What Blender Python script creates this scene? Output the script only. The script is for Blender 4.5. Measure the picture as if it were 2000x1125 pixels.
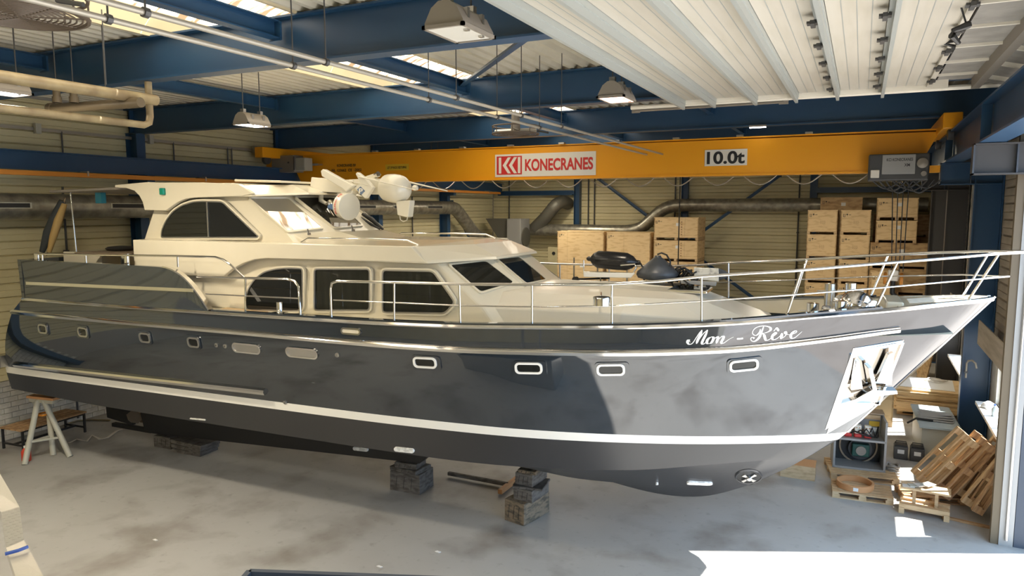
import bpy, bmesh, math, random
from mathutils import Vector, Matrix, Euler
from mathutils.bvhtree import BVHTree
random.seed(7)
D = bpy.data; SC = bpy.context.scene; COL = SC.collection
for o in list(D.objects): D.objects.remove(o)
R = math.radians; PI = math.pi

# ---------------------------------------------------------------- camera
H = 5.0; F = 1404.0; P = math.atan((562.5 - 408) / F); YAW = R(25.84)
cd = D.cameras.new('camera'); cam = D.objects.new('camera', cd); COL.objects.link(cam)
cam.location = (0, 0, H); cam.rotation_euler = (PI / 2 - P, 0, YAW)
cd.sensor_width = 36; cd.lens = 36 * F / 2000; cd.clip_end = 300
SC.camera = cam
# ---------------------------------------------------------------- light
SC.view_settings.view_transform = 'Standard'; SC.view_settings.look = 'None'
SC.view_settings.gamma = 1; SC.view_settings.use_curve_mapping = False
SC.view_settings.exposure = 0.0
SKY_STRENGTH = 4.3; SUN_STRENGTH = 28.0; DOME_STRENGTH = 3.4; LAMP_WATTS = 135
w = D.worlds.new('world'); SC.world = w; w.use_nodes = True
bg = w.node_tree.nodes['Background']; bg.inputs[0].default_value = (.47, .70, 1, 1); bg.inputs[1].default_value = SKY_STRENGTH
sd = D.lights.new('sun', 'SUN'); sd.energy = SUN_STRENGTH; sd.angle = R(.6); sd.color = (1, .97, .92)
sun = D.objects.new('sun', sd); COL.objects.link(sun)
EL = R(46.5); sdir = Vector((-.907 * math.cos(EL), -.421 * math.cos(EL), -math.sin(EL)))
sun.rotation_euler = sdir.to_track_quat('-Z', 'Y').to_euler(); sun.location = (12, 20, 20)

# ---------------------------------------------------------------- pixel helpers (a pixel and one known distance give a point in the hall)
FW = Vector((-math.sin(YAW) * math.cos(P), math.cos(YAW) * math.cos(P), -math.sin(P)))
RT = Vector((math.cos(YAW), math.sin(YAW), 0)); UP = RT.cross(FW); CP = Vector((0, 0, H))
def ray(px, py): return FW * F + RT * (px - 1000) + UP * (562.5 - py)
def at(px, py, ax, val):
    d = ray(px, py); return CP + d * ((val - CP[ax]) / d[ax])
TH = R(2.0); BO = Vector((-6.8, 10.38, 0)); BM = Matrix.Translation(BO) @ Matrix.Rotation(TH, 4, 'Z'); BI = BM.inverted()
def bp(px, py, v):            # yacht coordinates (u forward, v to starboard, z up) on the plane v
    o = BI @ CP; d = BI.to_3x3() @ ray(px, py); t = (-v - o.y) / d.y; p = o + d * t; return (p.x, v, p.z)
def bz(px, py, z):
    o = BI @ CP; d = BI.to_3x3() @ ray(px, py); p = o + d * ((z - o.z) / d.z); return (p.x, -p.y, z)

# ---------------------------------------------------------------- materials
def mat(name, col, rough=.5, metal=0., coat=0., ior=1.5, var=None, bump=None, emit=None, spec=None, stretch=(1, 1, 1)):
    m = D.materials.new(name); m.use_nodes = True; nt = m.node_tree; b = nt.nodes['Principled BSDF']
    b.inputs['Base Color'].default_value = (*col, 1); b.inputs['Roughness'].default_value = rough
    b.inputs['Metallic'].default_value = metal; b.inputs['Coat Weight'].default_value = coat; b.inputs['Coat Roughness'].default_value = .03
    b.inputs['IOR'].default_value = ior
    if spec is not None: b.inputs['Specular IOR Level'].default_value = spec
    tc = nt.nodes.new('ShaderNodeTexCoord'); mp = nt.nodes.new('ShaderNodeMapping'); mp.inputs['Scale'].default_value = stretch
    nt.links.new(tc.outputs['Object'], mp.inputs[0])
    if var:                                        # (scale, colour2, sharpness lo, hi)
        n = nt.nodes.new('ShaderNodeTexNoise'); n.inputs['Scale'].default_value = var[0]; n.inputs['Detail'].default_value = 6
        nt.links.new(mp.outputs[0], n.inputs['Vector'])
        r = nt.nodes.new('ShaderNodeValToRGB'); r.color_ramp.elements[0].position = var[2]; r.color_ramp.elements[1].position = var[3]
        r.color_ramp.elements[0].color = (*col, 1); r.color_ramp.elements[1].color = (*var[1], 1)
        nt.links.new(n.outputs['Fac'], r.inputs[0]); nt.links.new(r.outputs[0], b.inputs['Base Color'])
    if bump:
        n2 = nt.nodes.new('ShaderNodeTexNoise'); n2.inputs['Scale'].default_value = bump[0]; nt.links.new(mp.outputs[0], n2.inputs['Vector'])
        bu = nt.nodes.new('ShaderNodeBump'); bu.inputs['Strength'].default_value = bump[1]; bu.inputs['Distance'].default_value = bump[2] if len(bump) > 2 else .01
        nt.links.new(n2.outputs['Fac'], bu.inputs['Height']); nt.links.new(bu.outputs[0], b.inputs['Normal'])
    if emit: b.inputs['Emission Color'].default_value = (*emit[:3], 1); b.inputs['Emission Strength'].default_value = emit[3]
    return m
M = {}
M['navy'] = mat('navy gloss paint', (.020, .027, .035), .04, ior=1.92, bump=(1.1, .06, .02))
M['bottom'] = mat('dark antifouling', (.028, .028, .03), .33, ior=1.6, bump=(14, .05))
M['keel'] = mat('keel black', (.012, .012, .013), .5)
M['white'] = mat('white boot stripe', (.82, .8, .74), .25)
M['cream'] = mat('cream gelcoat', (.69, .63, .49), .22, coat=.4, var=(3, (.67, .61, .47), .3, .7))
M['creamt'] = mat('foredeck cream gelcoat', (.66, .62, .52), .3, coat=.3)
M['creamdeck'] = mat('cream non slip deck', (.70, .65, .50), .6, bump=(220, .2, .003))
M['teak'] = mat('teak deck', (.50, .36, .20), .6, var=(14, (.40, .27, .14), .4, .6), stretch=(.2, 3, 1))
M['steel'] = mat('polished stainless steel', (.80, .78, .75), .10, metal=1)
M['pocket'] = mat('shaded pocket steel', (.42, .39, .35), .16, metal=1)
M['steelr'] = mat('brushed steel', (.55, .54, .52), .32, metal=1)
M['glass'] = mat('tinted window glass', (.010, .011, .010), .02, ior=1.5)
M['black'] = mat('black rubber', (.015, .015, .015), .5)
M['darkgrey'] = mat('dark grey plastic', (.06, .06, .06), .45)
M['fender'] = mat('dark grey fender vinyl', (.05, .056, .064), .4, var=(5, (.10, .11, .13), .45, .8))
M['fenderb'] = mat('black fender vinyl', (.012, .012, .013), .25)
M['beam'] = mat('blue steel paint', (.016, .060, .140), .38, var=(1.2, (.02, .07, .15), .3, .7))
M['steeldark'] = mat('dark grey steel paint', (.055, .054, .055), .5)
M['beamface'] = mat('grey blue paint', (.05, .065, .09), .5)
M['orange'] = mat('crane orange paint', (.95, .40, .01), .38)
M['orangedark'] = mat('orange conductor rail', (.62, .24, .03), .5)
M['roof'] = mat('cream roof sheet', (.66, .63, .53), .5, var=(1.5, (.58, .55, .45), .4, .7))
M['slab'] = mat('roof insulation', (.35, .33, .28), .8)
M['clad'] = mat('cream wall cladding', (.64, .58, .36), .5, var=(1.2, (.57, .51, .31), .35, .7), stretch=(1, .3, 1))
M['cladgrey'] = mat('weathered grey cladding', (.42, .37, .30), .6, var=(3, (.30, .26, .2), .4, .65), stretch=(.3, .3, 3))
M['brick'] = mat('white painted brick', (.58, .56, .50), .7, var=(6, (.40, .38, .33), .5, .8))
M['mortar'] = mat('grey mortar', (.33, .31, .28), .9)
M['galv'] = mat('galvanised duct', (.42, .40, .33), .36, metal=.7, var=(5, (.22, .21, .18), .35, .7))
M['galvd'] = mat('dull grey duct', (.16, .155, .13), .5, metal=.5)
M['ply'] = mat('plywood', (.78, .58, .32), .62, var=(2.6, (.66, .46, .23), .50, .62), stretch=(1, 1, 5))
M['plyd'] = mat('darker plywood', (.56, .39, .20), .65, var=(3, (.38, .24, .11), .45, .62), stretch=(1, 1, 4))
M['plank'] = mat('pine plank', (.62, .44, .25), .65, var=(5, (.47, .31, .16), .45, .65), stretch=(1, 4, 4))
M['plankw'] = mat('weathered orange pallet wood', (.50, .31, .15), .7, var=(6, (.32, .18, .09), .4, .65), stretch=(1, 4, 4))
M['oldwood'] = mat('old grey timber block', (.15, .135, .12), .85, var=(7, (.075, .065, .055), .4, .65), bump=(25, .5), stretch=(1, 1, 3))
M['oldwood2'] = mat('mossy brown timber', (.24, .18, .12), .85, var=(8, (.10, .085, .06), .42, .62), bump=(25, .5), stretch=(1, 1, 3))
M['paper'] = mat('white paper', (.8, .8, .78), .6)
M['ink'] = mat('black ink', (.02, .02, .02), .6)
M['red'] = mat('sign red', (.62, .035, .03), .4)
M['signwhite'] = mat('sign white', (.82, .78, .68), .4)
M['sand'] = mat('light paint trestle', (.44, .43, .36), .5)
M['alu'] = mat('aluminium plate', (.42, .40, .34), .42, metal=.5, bump=(60, .3, .003))
M['lampbody'] = mat('grey lamp housing', (.30, .27, .23), .45, metal=.3)
M['lampglass'] = mat('lamp glass', (.75, .74, .68), .2)
M['lampon'] = mat('lit lamp glass', (.9, .9, .9), .2, emit=(1, .93, .9, 9))
M['lamponr'] = mat('pinkish lit lamp glass', (.9, .9, .9), .2, emit=(1, .55, .42, 7))
M['doorpanel'] = mat('white door panel', (.50, .47, .405), .5, var=(4, (.45, .42, .35), .45, .7), stretch=(2, .2, 1))
M['channel'] = mat('grey door channel', (.40, .43, .42), .4, metal=.3)
M['insul'] = mat('grey roof board', (.30, .285, .26), .8, var=(4, (.22, .21, .19), .4, .7))
M['logoblue'] = mat('grey blue emblem', (.12, .18, .28), .4)
M['curb'] = mat('cream rooflight upstand', (.62, .54, .36), .6)
M['pipe'] = mat('beige enamel tube', (.24, .18, .10), .4, var=(3, (.42, .34, .19), .4, .7))
M['darkpipe'] = mat('dark heater tube', (.13, .10, .06), .5)
M['conduit'] = mat('grey conduit', (.40, .37, .31), .4, metal=.3)
M['fan'] = mat('dusty fan guard', (.13, .10, .075), .6)
M['green'] = mat('green navigation lens', (.0, .22, .15), .15)
M['cork'] = mat('orange brown ring', (.55, .28, .12), .6)
M['steelbox'] = mat('unit casing grey', (.34, .34, .33), .5, metal=.3)
M['pcb'] = mat('dark green fan motor', (.02, .09, .07), .5)
M['yellow'] = mat('yellow label', (.8, .5, .03), .5)
M['curtain'] = mat('dark curtain', (.13, .125, .11), .9)
M['blind'] = mat('cream blind', (.50, .47, .37), .7, var=(2, (.42, .38, .28), .45, .65), stretch=(4, 1, 1))
M['tablebl'] = mat('blue grey sheet', (.40, .46, .47), .4)
M['flag'] = mat('dark flag cloth', (.03, .035, .035), .8)
M['flago'] = mat('ochre flag cloth', (.38, .25, .09), .8)
M['teal'] = mat('teal box', (.02, .14, .19), .5)
M['tape'] = mat('white strap', (.6, .56, .5), .7)
M['sleeve'] = mat('white cover cloth', (.72, .68, .58), .8, var=(9, (.35, .33, .3), .55, .7))
M['lead'] = mat('grey anode', (.55, .55, .52), .6, var=(20, (.8, .8, .77), .4, .6))
M['bronze'] = mat('dull bronze', (.30, .23, .16), .45, metal=.6)
M['redplastic'] = mat('red canister', (.6, .06, .03), .4)
M['bluepaint'] = mat('blue strap', (.03, .08, .3), .6)
# concrete floor: soft stains of several scales
def floor_mat(name, c1, c2, c3):
    m = D.materials.new(name); m.use_nodes = True; nt = m.node_tree; b = nt.nodes['Principled BSDF']; b.inputs['Roughness'].default_value = .55
    tc = nt.nodes.new('ShaderNodeTexCoord')
    def noise(s, d, lo, hi, dist=0):
        n = nt.nodes.new('ShaderNodeTexNoise'); n.inputs['Scale'].default_value = s; n.inputs['Detail'].default_value = d; n.inputs['Distortion'].default_value = dist
        nt.links.new(tc.outputs['Object'], n.inputs['Vector'])
        r = nt.nodes.new('ShaderNodeMapRange'); r.inputs[1].default_value = lo; r.inputs[2].default_value = hi; nt.links.new(n.outputs['Fac'], r.inputs[0]); return r
    a = noise(.35, 5, .35, .65); c = noise(.9, 9, .50, .74, .15); s = noise(7, 8, .60, .78)
    m1 = nt.nodes.new('ShaderNodeMixRGB'); m1.inputs[1].default_value = (*c1, 1); m1.inputs[2].default_value = (*c2, 1); nt.links.new(a.outputs[0], m1.inputs[0])
    m2 = nt.nodes.new('ShaderNodeMixRGB'); m2.inputs[2].default_value = (*c3, 1); nt.links.new(m1.outputs[0], m2.inputs[1])
    k = nt.nodes.new('ShaderNodeMath'); k.operation = 'MULTIPLY'; k.inputs[1].default_value = .85; nt.links.new(c.outputs[0], k.inputs[0]); nt.links.new(k.outputs[0], m2.inputs[0])
    m3 = nt.nodes.new('ShaderNodeMixRGB'); m3.inputs[2].default_value = (c3[0] * .8, c3[1] * .8, c3[2] * .8, 1); nt.links.new(m2.outputs[0], m3.inputs[1])
    k2 = nt.nodes.new('ShaderNodeMath'); k2.operation = 'MULTIPLY'; k2.inputs[1].default_value = .35; nt.links.new(s.outputs[0], k2.inputs[0]); nt.links.new(k2.outputs[0], m3.inputs[0])
    nt.links.new(m3.outputs[0], b.inputs['Base Color'])
    return m
M['floor'] = floor_mat('stained concrete', (.37, .36, .34), (.44, .435, .42), (.19, .165, .14))
M['pave'] = floor_mat('outside paving', (.42, .36, .31), (.48, .42, .37), (.33, .27, .22))
# skylight: dirty translucent sheet, its daylight put in as emission
def dome_mat():
    m = D.materials.new('translucent skylight sheet'); m.use_nodes = True; nt = m.node_tree; b = nt.nodes['Principled BSDF']
    tc = nt.nodes.new('ShaderNodeTexCoord'); mp = nt.nodes.new('ShaderNodeMapping'); mp.inputs['Scale'].default_value = (.5, 3, .5); nt.links.new(tc.outputs['Object'], mp.inputs[0])
    n = nt.nodes.new('ShaderNodeTexNoise'); n.inputs['Scale'].default_value = 2.2; n.inputs['Detail'].default_value = 7; nt.links.new(mp.outputs[0], n.inputs['Vector'])
    r = nt.nodes.new('ShaderNodeValToRGB'); e = r.color_ramp.elements; e[0].position = .40; e[0].color = (.16, .09, .045, 1); e[1].position = .50; e[1].color = (1, .9, .72, 1)
    nt.links.new(n.outputs['Fac'], r.inputs[0]); b.inputs['Base Color'].default_value = (.5, .45, .35, 1)
    nt.links.new(r.outputs[0], b.inputs['Emission Color']); b.inputs['Emission Strength'].default_value = DOME_STRENGTH
    return m
M['dome'] = dome_mat()
def clear_mat():
    m = D.materials.new('clear tinted glass'); m.use_nodes = True; nt = m.node_tree; nt.nodes.remove(nt.nodes['Principled BSDF'])
    t = nt.nodes.new('ShaderNodeBsdfTransparent'); t.inputs[0].default_value = (.42, .43, .40, 1); g = nt.nodes.new('ShaderNodeBsdfGlossy'); g.inputs['Roughness'].default_value = .02
    f = nt.nodes.new('ShaderNodeFresnel'); f.inputs[0].default_value = 1.28; x = nt.nodes.new('ShaderNodeMixShader')
    nt.links.new(f.outputs[0], x.inputs[0]); nt.links.new(t.outputs[0], x.inputs[1]); nt.links.new(g.outputs[0], x.inputs[2]); nt.links.new(x.outputs[0], nt.nodes['Material Output'].inputs[0]); return m
M['clear'] = clear_mat()

# ---------------------------------------------------------------- mesh builder
class MB:
    def __init__(s, T=None): s.v = []; s.f = []; s.T = T
    def p(s, q):
        q = Vector(q); s.v.append(s.T @ q if s.T is not None else q); return len(s.v) - 1
    def quad(s, *ps): s.f.append([s.p(q) for q in ps]); return s
    def box(s, x0, x1, y0, y1, z0, z1, rot=None, c=None):
        q = [Vector((x, y, z)) for x in (x0, x1) for y in (y0, y1) for z in (z0, z1)]
        if rot is not None:
            c = Vector(c) if c is not None else sum(q, Vector()) / 8
            q = [c + rot @ (a - c) for a in q]
        i = [s.p(a) for a in q]
        for f in ((0, 1, 3, 2), (4, 6, 7, 5), (0, 4, 5, 1), (2, 3, 7, 6), (0, 2, 6, 4), (1, 5, 7, 3)): s.f.append([i[k] for k in f])
        return s
    def loft(s, rings, closed=True, cap=True):
        idx = [[s.p(q) for q in r] for r in rings]; n = len(idx[0])
        for a, b in zip(idx, idx[1:]):
            for k in range(n if closed else n - 1): s.f.append([a[k], a[(k + 1) % n], b[(k + 1) % n], b[k]])
        if cap and closed: s.f.append(idx[0][::-1]); s.f.append(idx[-1][:])
        return s
    def prism(s, poly, vec):
        vec = Vector(vec); return s.loft([[Vector(q) for q in poly], [Vector(q) + vec for q in poly]])
    def tube(s, path, r, n=8, closed=False, cap=True):
        path = [Vector(q) for q in path]; m = len(path); rings = []; ref = None
        for i, q in enumerate(path):
            a = path[(i - 1) % m] if (closed or i > 0) else q; b = path[(i + 1) % m] if (closed or i < m - 1) else q
            t = (b - a).normalized()
            if ref is None:
                ref = Vector((0, 0, 1)) if abs(t.z) < .9 else Vector((1, 0, 0))
            u = (ref - t * ref.dot(t)).normalized(); ref = u; w_ = t.cross(u)
            rr = r[i] if isinstance(r, (list, tuple)) else r
            rings.append([q + (u * math.cos(2 * PI * k / n) + w_ * math.sin(2 * PI * k / n)) * rr for k in range(n)])
        if closed: rings.append(rings[0]); return s.loft(rings, cap=False)
        return s.loft(rings, cap=cap)
    def sweep(s, path, sec, up=(0, 0, 1), closed=False, ups=None):    # sec = [(side, up)]
        path = [Vector(q) for q in path]; m = len(path); rings = []
        for i, q in enumerate(path):
            a = path[(i - 1) % m] if (closed or i > 0) else q; b = path[(i + 1) % m] if (closed or i < m - 1) else q
            t = (b - a).normalized(); u = Vector(ups[i]) if ups else Vector(up); sd_ = t.cross(u).normalized(); u2 = sd_.cross(t).normalized()
            rings.append([q + sd_ * x + u2 * y for x, y in sec])
        if closed: rings.append(rings[0]); return s.loft(rings, cap=False)
        return s.loft(rings)
    def lathe(s, prof, c=(0, 0, 0), axis=(0, 0, 1), n=20, cap=True):
        c = Vector(c); ax = Vector(axis).normalized(); ref = Vector((1, 0, 0)) if abs(ax.x) < .9 else Vector((0, 1, 0))
        u = (ref - ax * ref.dot(ax)).normalized(); w_ = ax.cross(u)
        return s.loft([[c + ax * h + (u * math.cos(2 * PI * k / n) + w_ * math.sin(2 * PI * k / n)) * max(r, 1e-4) for k in range(n)] for r, h in prof], cap=cap)
    def build(s, name, m, parent=None, smooth=None, bevel=None, recalc=True):
        me = D.meshes.new(name); me.from_pydata([tuple(a) for a in s.v], [], s.f)
        if recalc:
            b = bmesh.new(); b.from_mesh(me); bmesh.ops.remove_doubles(b, verts=b.verts, dist=1e-5); bmesh.ops.recalc_face_normals(b, faces=b.faces); b.to_mesh(me); b.free()
        if smooth:
            for pl in me.polygons: pl.use_smooth = True
            me.set_sharp_from_angle(angle=R(smooth))
        if m: me.materials.append(M[m] if isinstance(m, str) else m)
        o = D.objects.new(name, me); COL.objects.link(o)
        if parent: o.parent = parent
        if bevel:
            bm_ = o.modifiers.new('bevel', 'BEVEL'); bm_.width = bevel; bm_.segments = 2; bm_.limit_method = 'ANGLE'; bm_.angle_limit = R(40)
        return o
def tag(o, label=None, cat=None, group=None, kind=None):
    if label: o['label'] = label
    if cat: o['category'] = cat
    if group: o['group'] = group
    if kind: o['kind'] = kind
    return o
def empty(name, loc=(0, 0, 0), rz=0, **k):
    o = D.objects.new(name, None); COL.objects.link(o); o.location = loc; o.rotation_euler = (0, 0, rz); return tag(o, **k)
def dup(o, parent=None, loc=None, rot=None, label=None):
    c = o.copy(); COL.objects.link(c)
    if parent is not None: c.parent = parent
    for ch in list(o.children): dup(ch, c)
    if loc is not None: c.location = loc
    if rot is not None: c.rotation_euler = rot
    if label: c['label'] = label
    return c
def text_mesh(txt, size=1, bold=.0, sx=1):
    cu = D.curves.new('lettering', 'FONT'); cu.body = txt; cu.size = size; cu.offset = bold; cu.align_x = 'LEFT'
    o = D.objects.new('lettering', cu); COL.objects.link(o); dg = bpy.context.evaluated_depsgraph_get()
    me = D.meshes.new_from_object(o.evaluated_get(dg)); D.objects.remove(o)
    vs = [(v.co.x * sx, v.co.y) for v in me.vertices]; fs = [list(p_.vertices) for p_ in me.polygons]; D.meshes.remove(me); return vs, fs
def put_text(name, txt, m, parent, fn, x0, x1, y0, y1, bold=.0):     # fit the text box to x0..x1, y0..y1 then map by fn
    vs, fs = text_mesh(txt, 1, bold); a = min(v[0] for v in vs); b = max(v[0] for v in vs); c = min(v[1] for v in vs); d = max(v[1] for v in vs)
    mb = MB(); mb.v = [Vector(fn(x0 + (v[0] - a) / (b - a) * (x1 - x0), y0 + (v[1] - c) / (d - c) * (y1 - y0))) for v in vs]; mb.f = fs
    return mb.build(name, m, parent, recalc=False)
def ibeam(mb, a, b, depth, fl, tf=.03, tw=.02, up=(0, 0, 1)):     # a,b = centre of the section
    h = depth / 2; sec = [(-fl / 2, -h), (fl / 2, -h), (fl / 2, -h + tf), (tw / 2, -h + tf), (tw / 2, h - tf), (fl / 2, h - tf), (fl / 2, h), (-fl / 2, h), (-fl / 2, h - tf), (-tw / 2, h - tf), (-tw / 2, -h + tf), (-fl / 2, -h + tf)]
    return mb.sweep([a, b], sec, up)

# ================================================================ THE SETTING
XL, XR, YB, YF = -16.5, 2.5, 32.0, -7.4
f = MB().box(XL - .3, XR, YF - .3, YB + .3, -.2, 0).build('floor', 'floor'); tag(f, 'stained grey concrete hall floor', kind='structure')
g = MB().box(XR, 60, -40, 60, -.2, -.005).build('trim_1', 'pave'); tag(g, 'reddish paving outside the open hall door', kind='structure')
# ceiling: insulated deck above profiled sheets, open along the skylight strip
SKX0, SKX1 = -9.15, -6.5; SKZ = 7.79
mb = MB().box(XL - .3, SKX0, YF, YB + .3, 7.58, 7.68).box(SKX1, XR + .3, YF, YB + .3, 7.58, 7.68).box(SKX0, SKX1, YF, -2.5, 7.58, 7.68).box(SKX0, SKX1, 26.8, YB + .3, 7.58, 7.68)
ceil = tag(mb.build('ceiling', 'slab'), 'flat roof deck above the steel beams', kind='structure')
def profile(w_, pitch, h):
    pts = []; n = int(round(w_ / pitch))
    for i in range(n):
        x = i * pitch; pts += [(x, 0), (x + pitch * .34, 0), (x + pitch * .5, h), (x + pitch * .84, h)]
    pts.append((w_, 0)); return pts
sh = MB(); pr_ = profile(1.0, .25, .115); sh.loft([[(x, 0, z) for x, z in pr_], [(x, 4.9, z) for x, z in pr_]], closed=False)
sheet = sh.build('roof_sheet', 'roof', ceil, recalc=False); sheet.location = (XL - .65, 2.4, 7.45)
first = True
bays = [2.4, 7.3, 12.2, 17.1, 22.0, 26.9]
xs = [XL - .65 + i for i in range(8)] + [SKX1 + i for i in range(9)]
for y in bays:
    for x in xs:
        if first: first = False; continue
        dup(sheet, ceil, (x, y, 7.45))
# skylight strip
sky = tag(MB().box(SKX0 - .04, SKX0 + .008, -2.5, 26.8, 7.42, SKZ).box(SKX1 - .008, SKX1 + .04, -2.5, 26.8, 7.42, SKZ).build('window_1', 'curb'), 'long rooflight with cream upstands and dirty translucent sheets', kind='structure')
arc = [(SKX0 + (SKX1 - SKX0) * k / 8, SKZ - .01 + .42 * math.sin(PI * k / 8)) for k in range(9)]
dm = MB().loft([[(x, 0, z) for x, z in arc], [(x, 1.95, z) for x, z in arc]], closed=False).build('skylight_sheet', 'dome', sky, smooth=60, recalc=False); dm.location = (0, -2.5, 0)
for k in range(1, 15): dup(dm, sky, (0, -2.5 + 1.955 * k, 0))
for yy in (-2.5, 26.8): MB().prism([(x, yy, z) for x, z in arc] , (0, .03, 0)).build('end_plate', 'signwhite', sky)
# walls with cladding courses
def cladding(length, n=1, hgt=.30):
    m_ = MB(); pr2 = [(0, 0), (.045, .02), (.045, .135), (.03, .142), (.03, .15), (.045, .158), (.045, hgt - .02), (0, hgt)]
    m_.loft([[(0, -d, z) for d, z in pr2], [(length, -d, z) for d, z in pr2]], closed=False); return m_
cl = cladding(4.86).build('cladding_panel', 'clad', None, recalc=False)
def clad_wall(wall, pts, rot, z0, z1, src, skip=None):
    z = z0
    while z < z1 - .05:
        for p_ in pts:
            if skip and skip(p_, z): continue
            c = src.copy(); COL.objects.link(c); c.parent = wall; c.location = (p_[0], p_[1], z); c.rotation_euler = (0, 0, rot)
            if z + .3 > z1 + .02: c.scale = (1, 1, (z1 - z) / .3)
        z += .30
wl = tag(MB().box(XL - .3, XL, YF, YB + .3, 0, 7.58).build('wall_left', 'mortar'), 'left hall wall of cream cladding over white brick', kind='structure')
# left wall faces +x : panel local -y must point to +x -> rotate +90
for_y = [2.4, 7.3, 12.2, 17.1, 22.0, 26.9]
clad_wall(wl, [(XL, y + .02) for y in for_y], PI / 2, 1.3, 7.4, cl)
wb = tag(MB().box(XL - .3, XR + .3, YB, YB + .3, 0, 7.58).build('wall_back', 'mortar'), 'far end wall of olive cream cladding', kind='structure')
clad_wall(wb, [(XL + 4.86 * k, YB) for k in range(4)], 0, 0.0, 7.4, cl)
D.objects.remove(cl)
wf = tag(MB().box(XL - .3, XR + .3, YF - .3, YF, 0, 7.58).build('wall_front', 'clad'), 'hall wall behind the viewer', kind='structure')
# bricks low on the left wall
br = MB().box(0, .035, 0, .29, 0, .108).build('brick', 'brick', wl); br.location = (XL, 6.9, .01); nb = 0
for r_ in range(11):
    y = 6.9 + (.15 if r_ % 2 else 0)
    while y < 12.0 and nb < 200:
        if not (r_ == 0 and y < 6.95): dup(br, wl, (XL + random.uniform(-.004, .004), y, .01 + r_ * .118)); nb += 1
        y += .30
bm_ = MB()
for r_ in range(11):
    y = 12.45 + (.15 if r_ % 2 else 0)
    while y < 17: bm_.box(XL, XL + .03, y, y + .29, .01 + r_ * .118, .118 + r_ * .118); y += .3
tag(bm_.build('brick_course', 'brick', wl), kind='stuff')
# right wall: opening (door) from y 1.2 to 12.3, windows beyond
WX = XR
mb = MB()
mb.box(WX, WX + .25, 12.46, 17.4, 0, 1.25).box(WX, WX + .25, 12.46, 17.4, 2.35, 7.58).box(WX, WX + .25, 12.46, 12.9, 1.25, 2.35).box(WX, WX + .25, 16.3, 17.8, 1.25, 2.35)
mb.box(WX, WX + .25, 17.4, 22, 0, 1.25).box(WX, WX + .25, 17.4, 22, 2.35, 7.58).box(WX, WX + .25, 21.4, 22, 1.25, 2.35)
mb.box(WX, WX + .25, 22, YB, 0, 7.58).box(WX, WX + .25, YF, 1.2, 0, 7.58).box(WX, WX + .25, 1.2, 12.46, 6.0, 7.58)
wr = tag(mb.build('wall_right', 'brick'), 'right hall wall with brick base, windows and cladding above', kind='structure')
c2 = cladding(4.1, 1).build('cladding_panel', 'cladgrey', None, recalc=False)
clad_wall(wr, [(WX, 16.7)], -PI / 2, 2.4, 7.4, c2)
clad_wall(wr, [(WX, 21.4), (WX, 26.0), (WX, 30.6)], -PI / 2, 2.4, 7.4, c2); D.objects.remove(c2)
for i, (y0, y1) in enumerate(((12.9, 16.3), (17.8, 21.4))):
    wn = tag(MB().box(WX - .32, WX + .02, y0 - .1, y1 + .1, 1.19, 1.25).build('window_%d' % (i + 2), 'paper'), ('near' if i == 0 else 'far') + ' side window with white sill beside a blue column', kind='structure')
    fr = MB()
    for k in range(5): yy = y0 + (y1 - y0) * k / 4; fr.box(WX + .05, WX + .1, yy - .025, yy + .025, 1.25, 2.35)
    fr.box(WX + .05, WX + .1, y0, y1, 1.25, 1.3).box(WX + .05, WX + .1, y0, y1, 2.3, 2.35); fr.build('window_frame', 'sand', wn)
    MB().box(WX - .35, WX, y0 - .15, y1 + .15, 2.38, 2.5).box(WX - .35, WX - .33, y0 - .15, y1 + .15, 2.5, 2.85).build('window_head', 'cladgrey', wn)
# door frame post at the near end of the right wall and lintel
post = MB().box(2.07, 2.25, 12.42, 12.58, 0, 6.4).build('trim_2', 'steelbox'); tag(post, 'tall pale steel door post at the open doorway', kind='structure')
MB().box(2.25, 2.5, 12.46, 12.52, 0, 6.4).build('side_plate', 'beamface', post)
MB().tube([(2.16, 12.39, .1), (2.16, 12.39, 6.2)], .02).build('guide_pipe', 'steelr', post, smooth=40)
MB().box(1.97, 2.07, 12.44, 12.56, 0, 6.4).build('guide_rail', 'darkpipe', post)
leaf = MB().box(2.26, 2.76, 12.43, 12.46, .0, 6.0).build('trim_3', 'beamface'); tag(leaf, 'dark grey blue steel door leaf at the right edge of the frame', kind='structure')

# ---------------------------------------------------------------- steel frame
def column(name, x, y, top, label, bw=.40, bd=.24, alongx=True, mt='beam'):
    o = tag(MB().build(name, None) if False else D.objects.new(name, None), label, 'column'); COL.objects.link(o); o.location = (x, y, 0)
    m_ = MB(); ibeam(m_, (0, 0, .02), (0, 0, top), bw if alongx else bd, bd if alongx else bw, .025, .018, (1, 0, 0) if alongx else (0, 1, 0)); m_.build('shaft', mt, o)
    MB().box(-bw / 2 - .05, bw / 2 + .05, -bd / 2 - .05, bd / 2 + .05, 0, .02).build('base_plate', 'beam', o); return o
GL = ['nearest the trestle and bench', 'behind the stern of the yacht', 'beyond the crane on the left wall', 'far along the left wall', 'in the far left corner']
for y, l in ((7.3, 'beside the trestle and bench'), (12.2, 'just behind the yacht stern'), (17.1, 'at the left end of the orange crane'), (22.0, 'hidden mostly by the yacht wheelhouse'), (26.9, 'where the left spiral duct bends down')):
    column('steel_column', XL + .24, y, 6.83, 'blue steel column on the left wall, ' + l)
for y, l, mt_ in ((17.05, 'broad blue steel column on the right wall between the two side windows', 'beam'), (22.0, 'dark grey steel column on the right wall beside the crate stacks', 'steeldark'), (26.9, 'farthest dark grey steel column on the right wall', 'steeldark')):
    column('steel_column', XR - .27, y, 6.83, l, bw=.5, mt=mt_)
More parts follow.
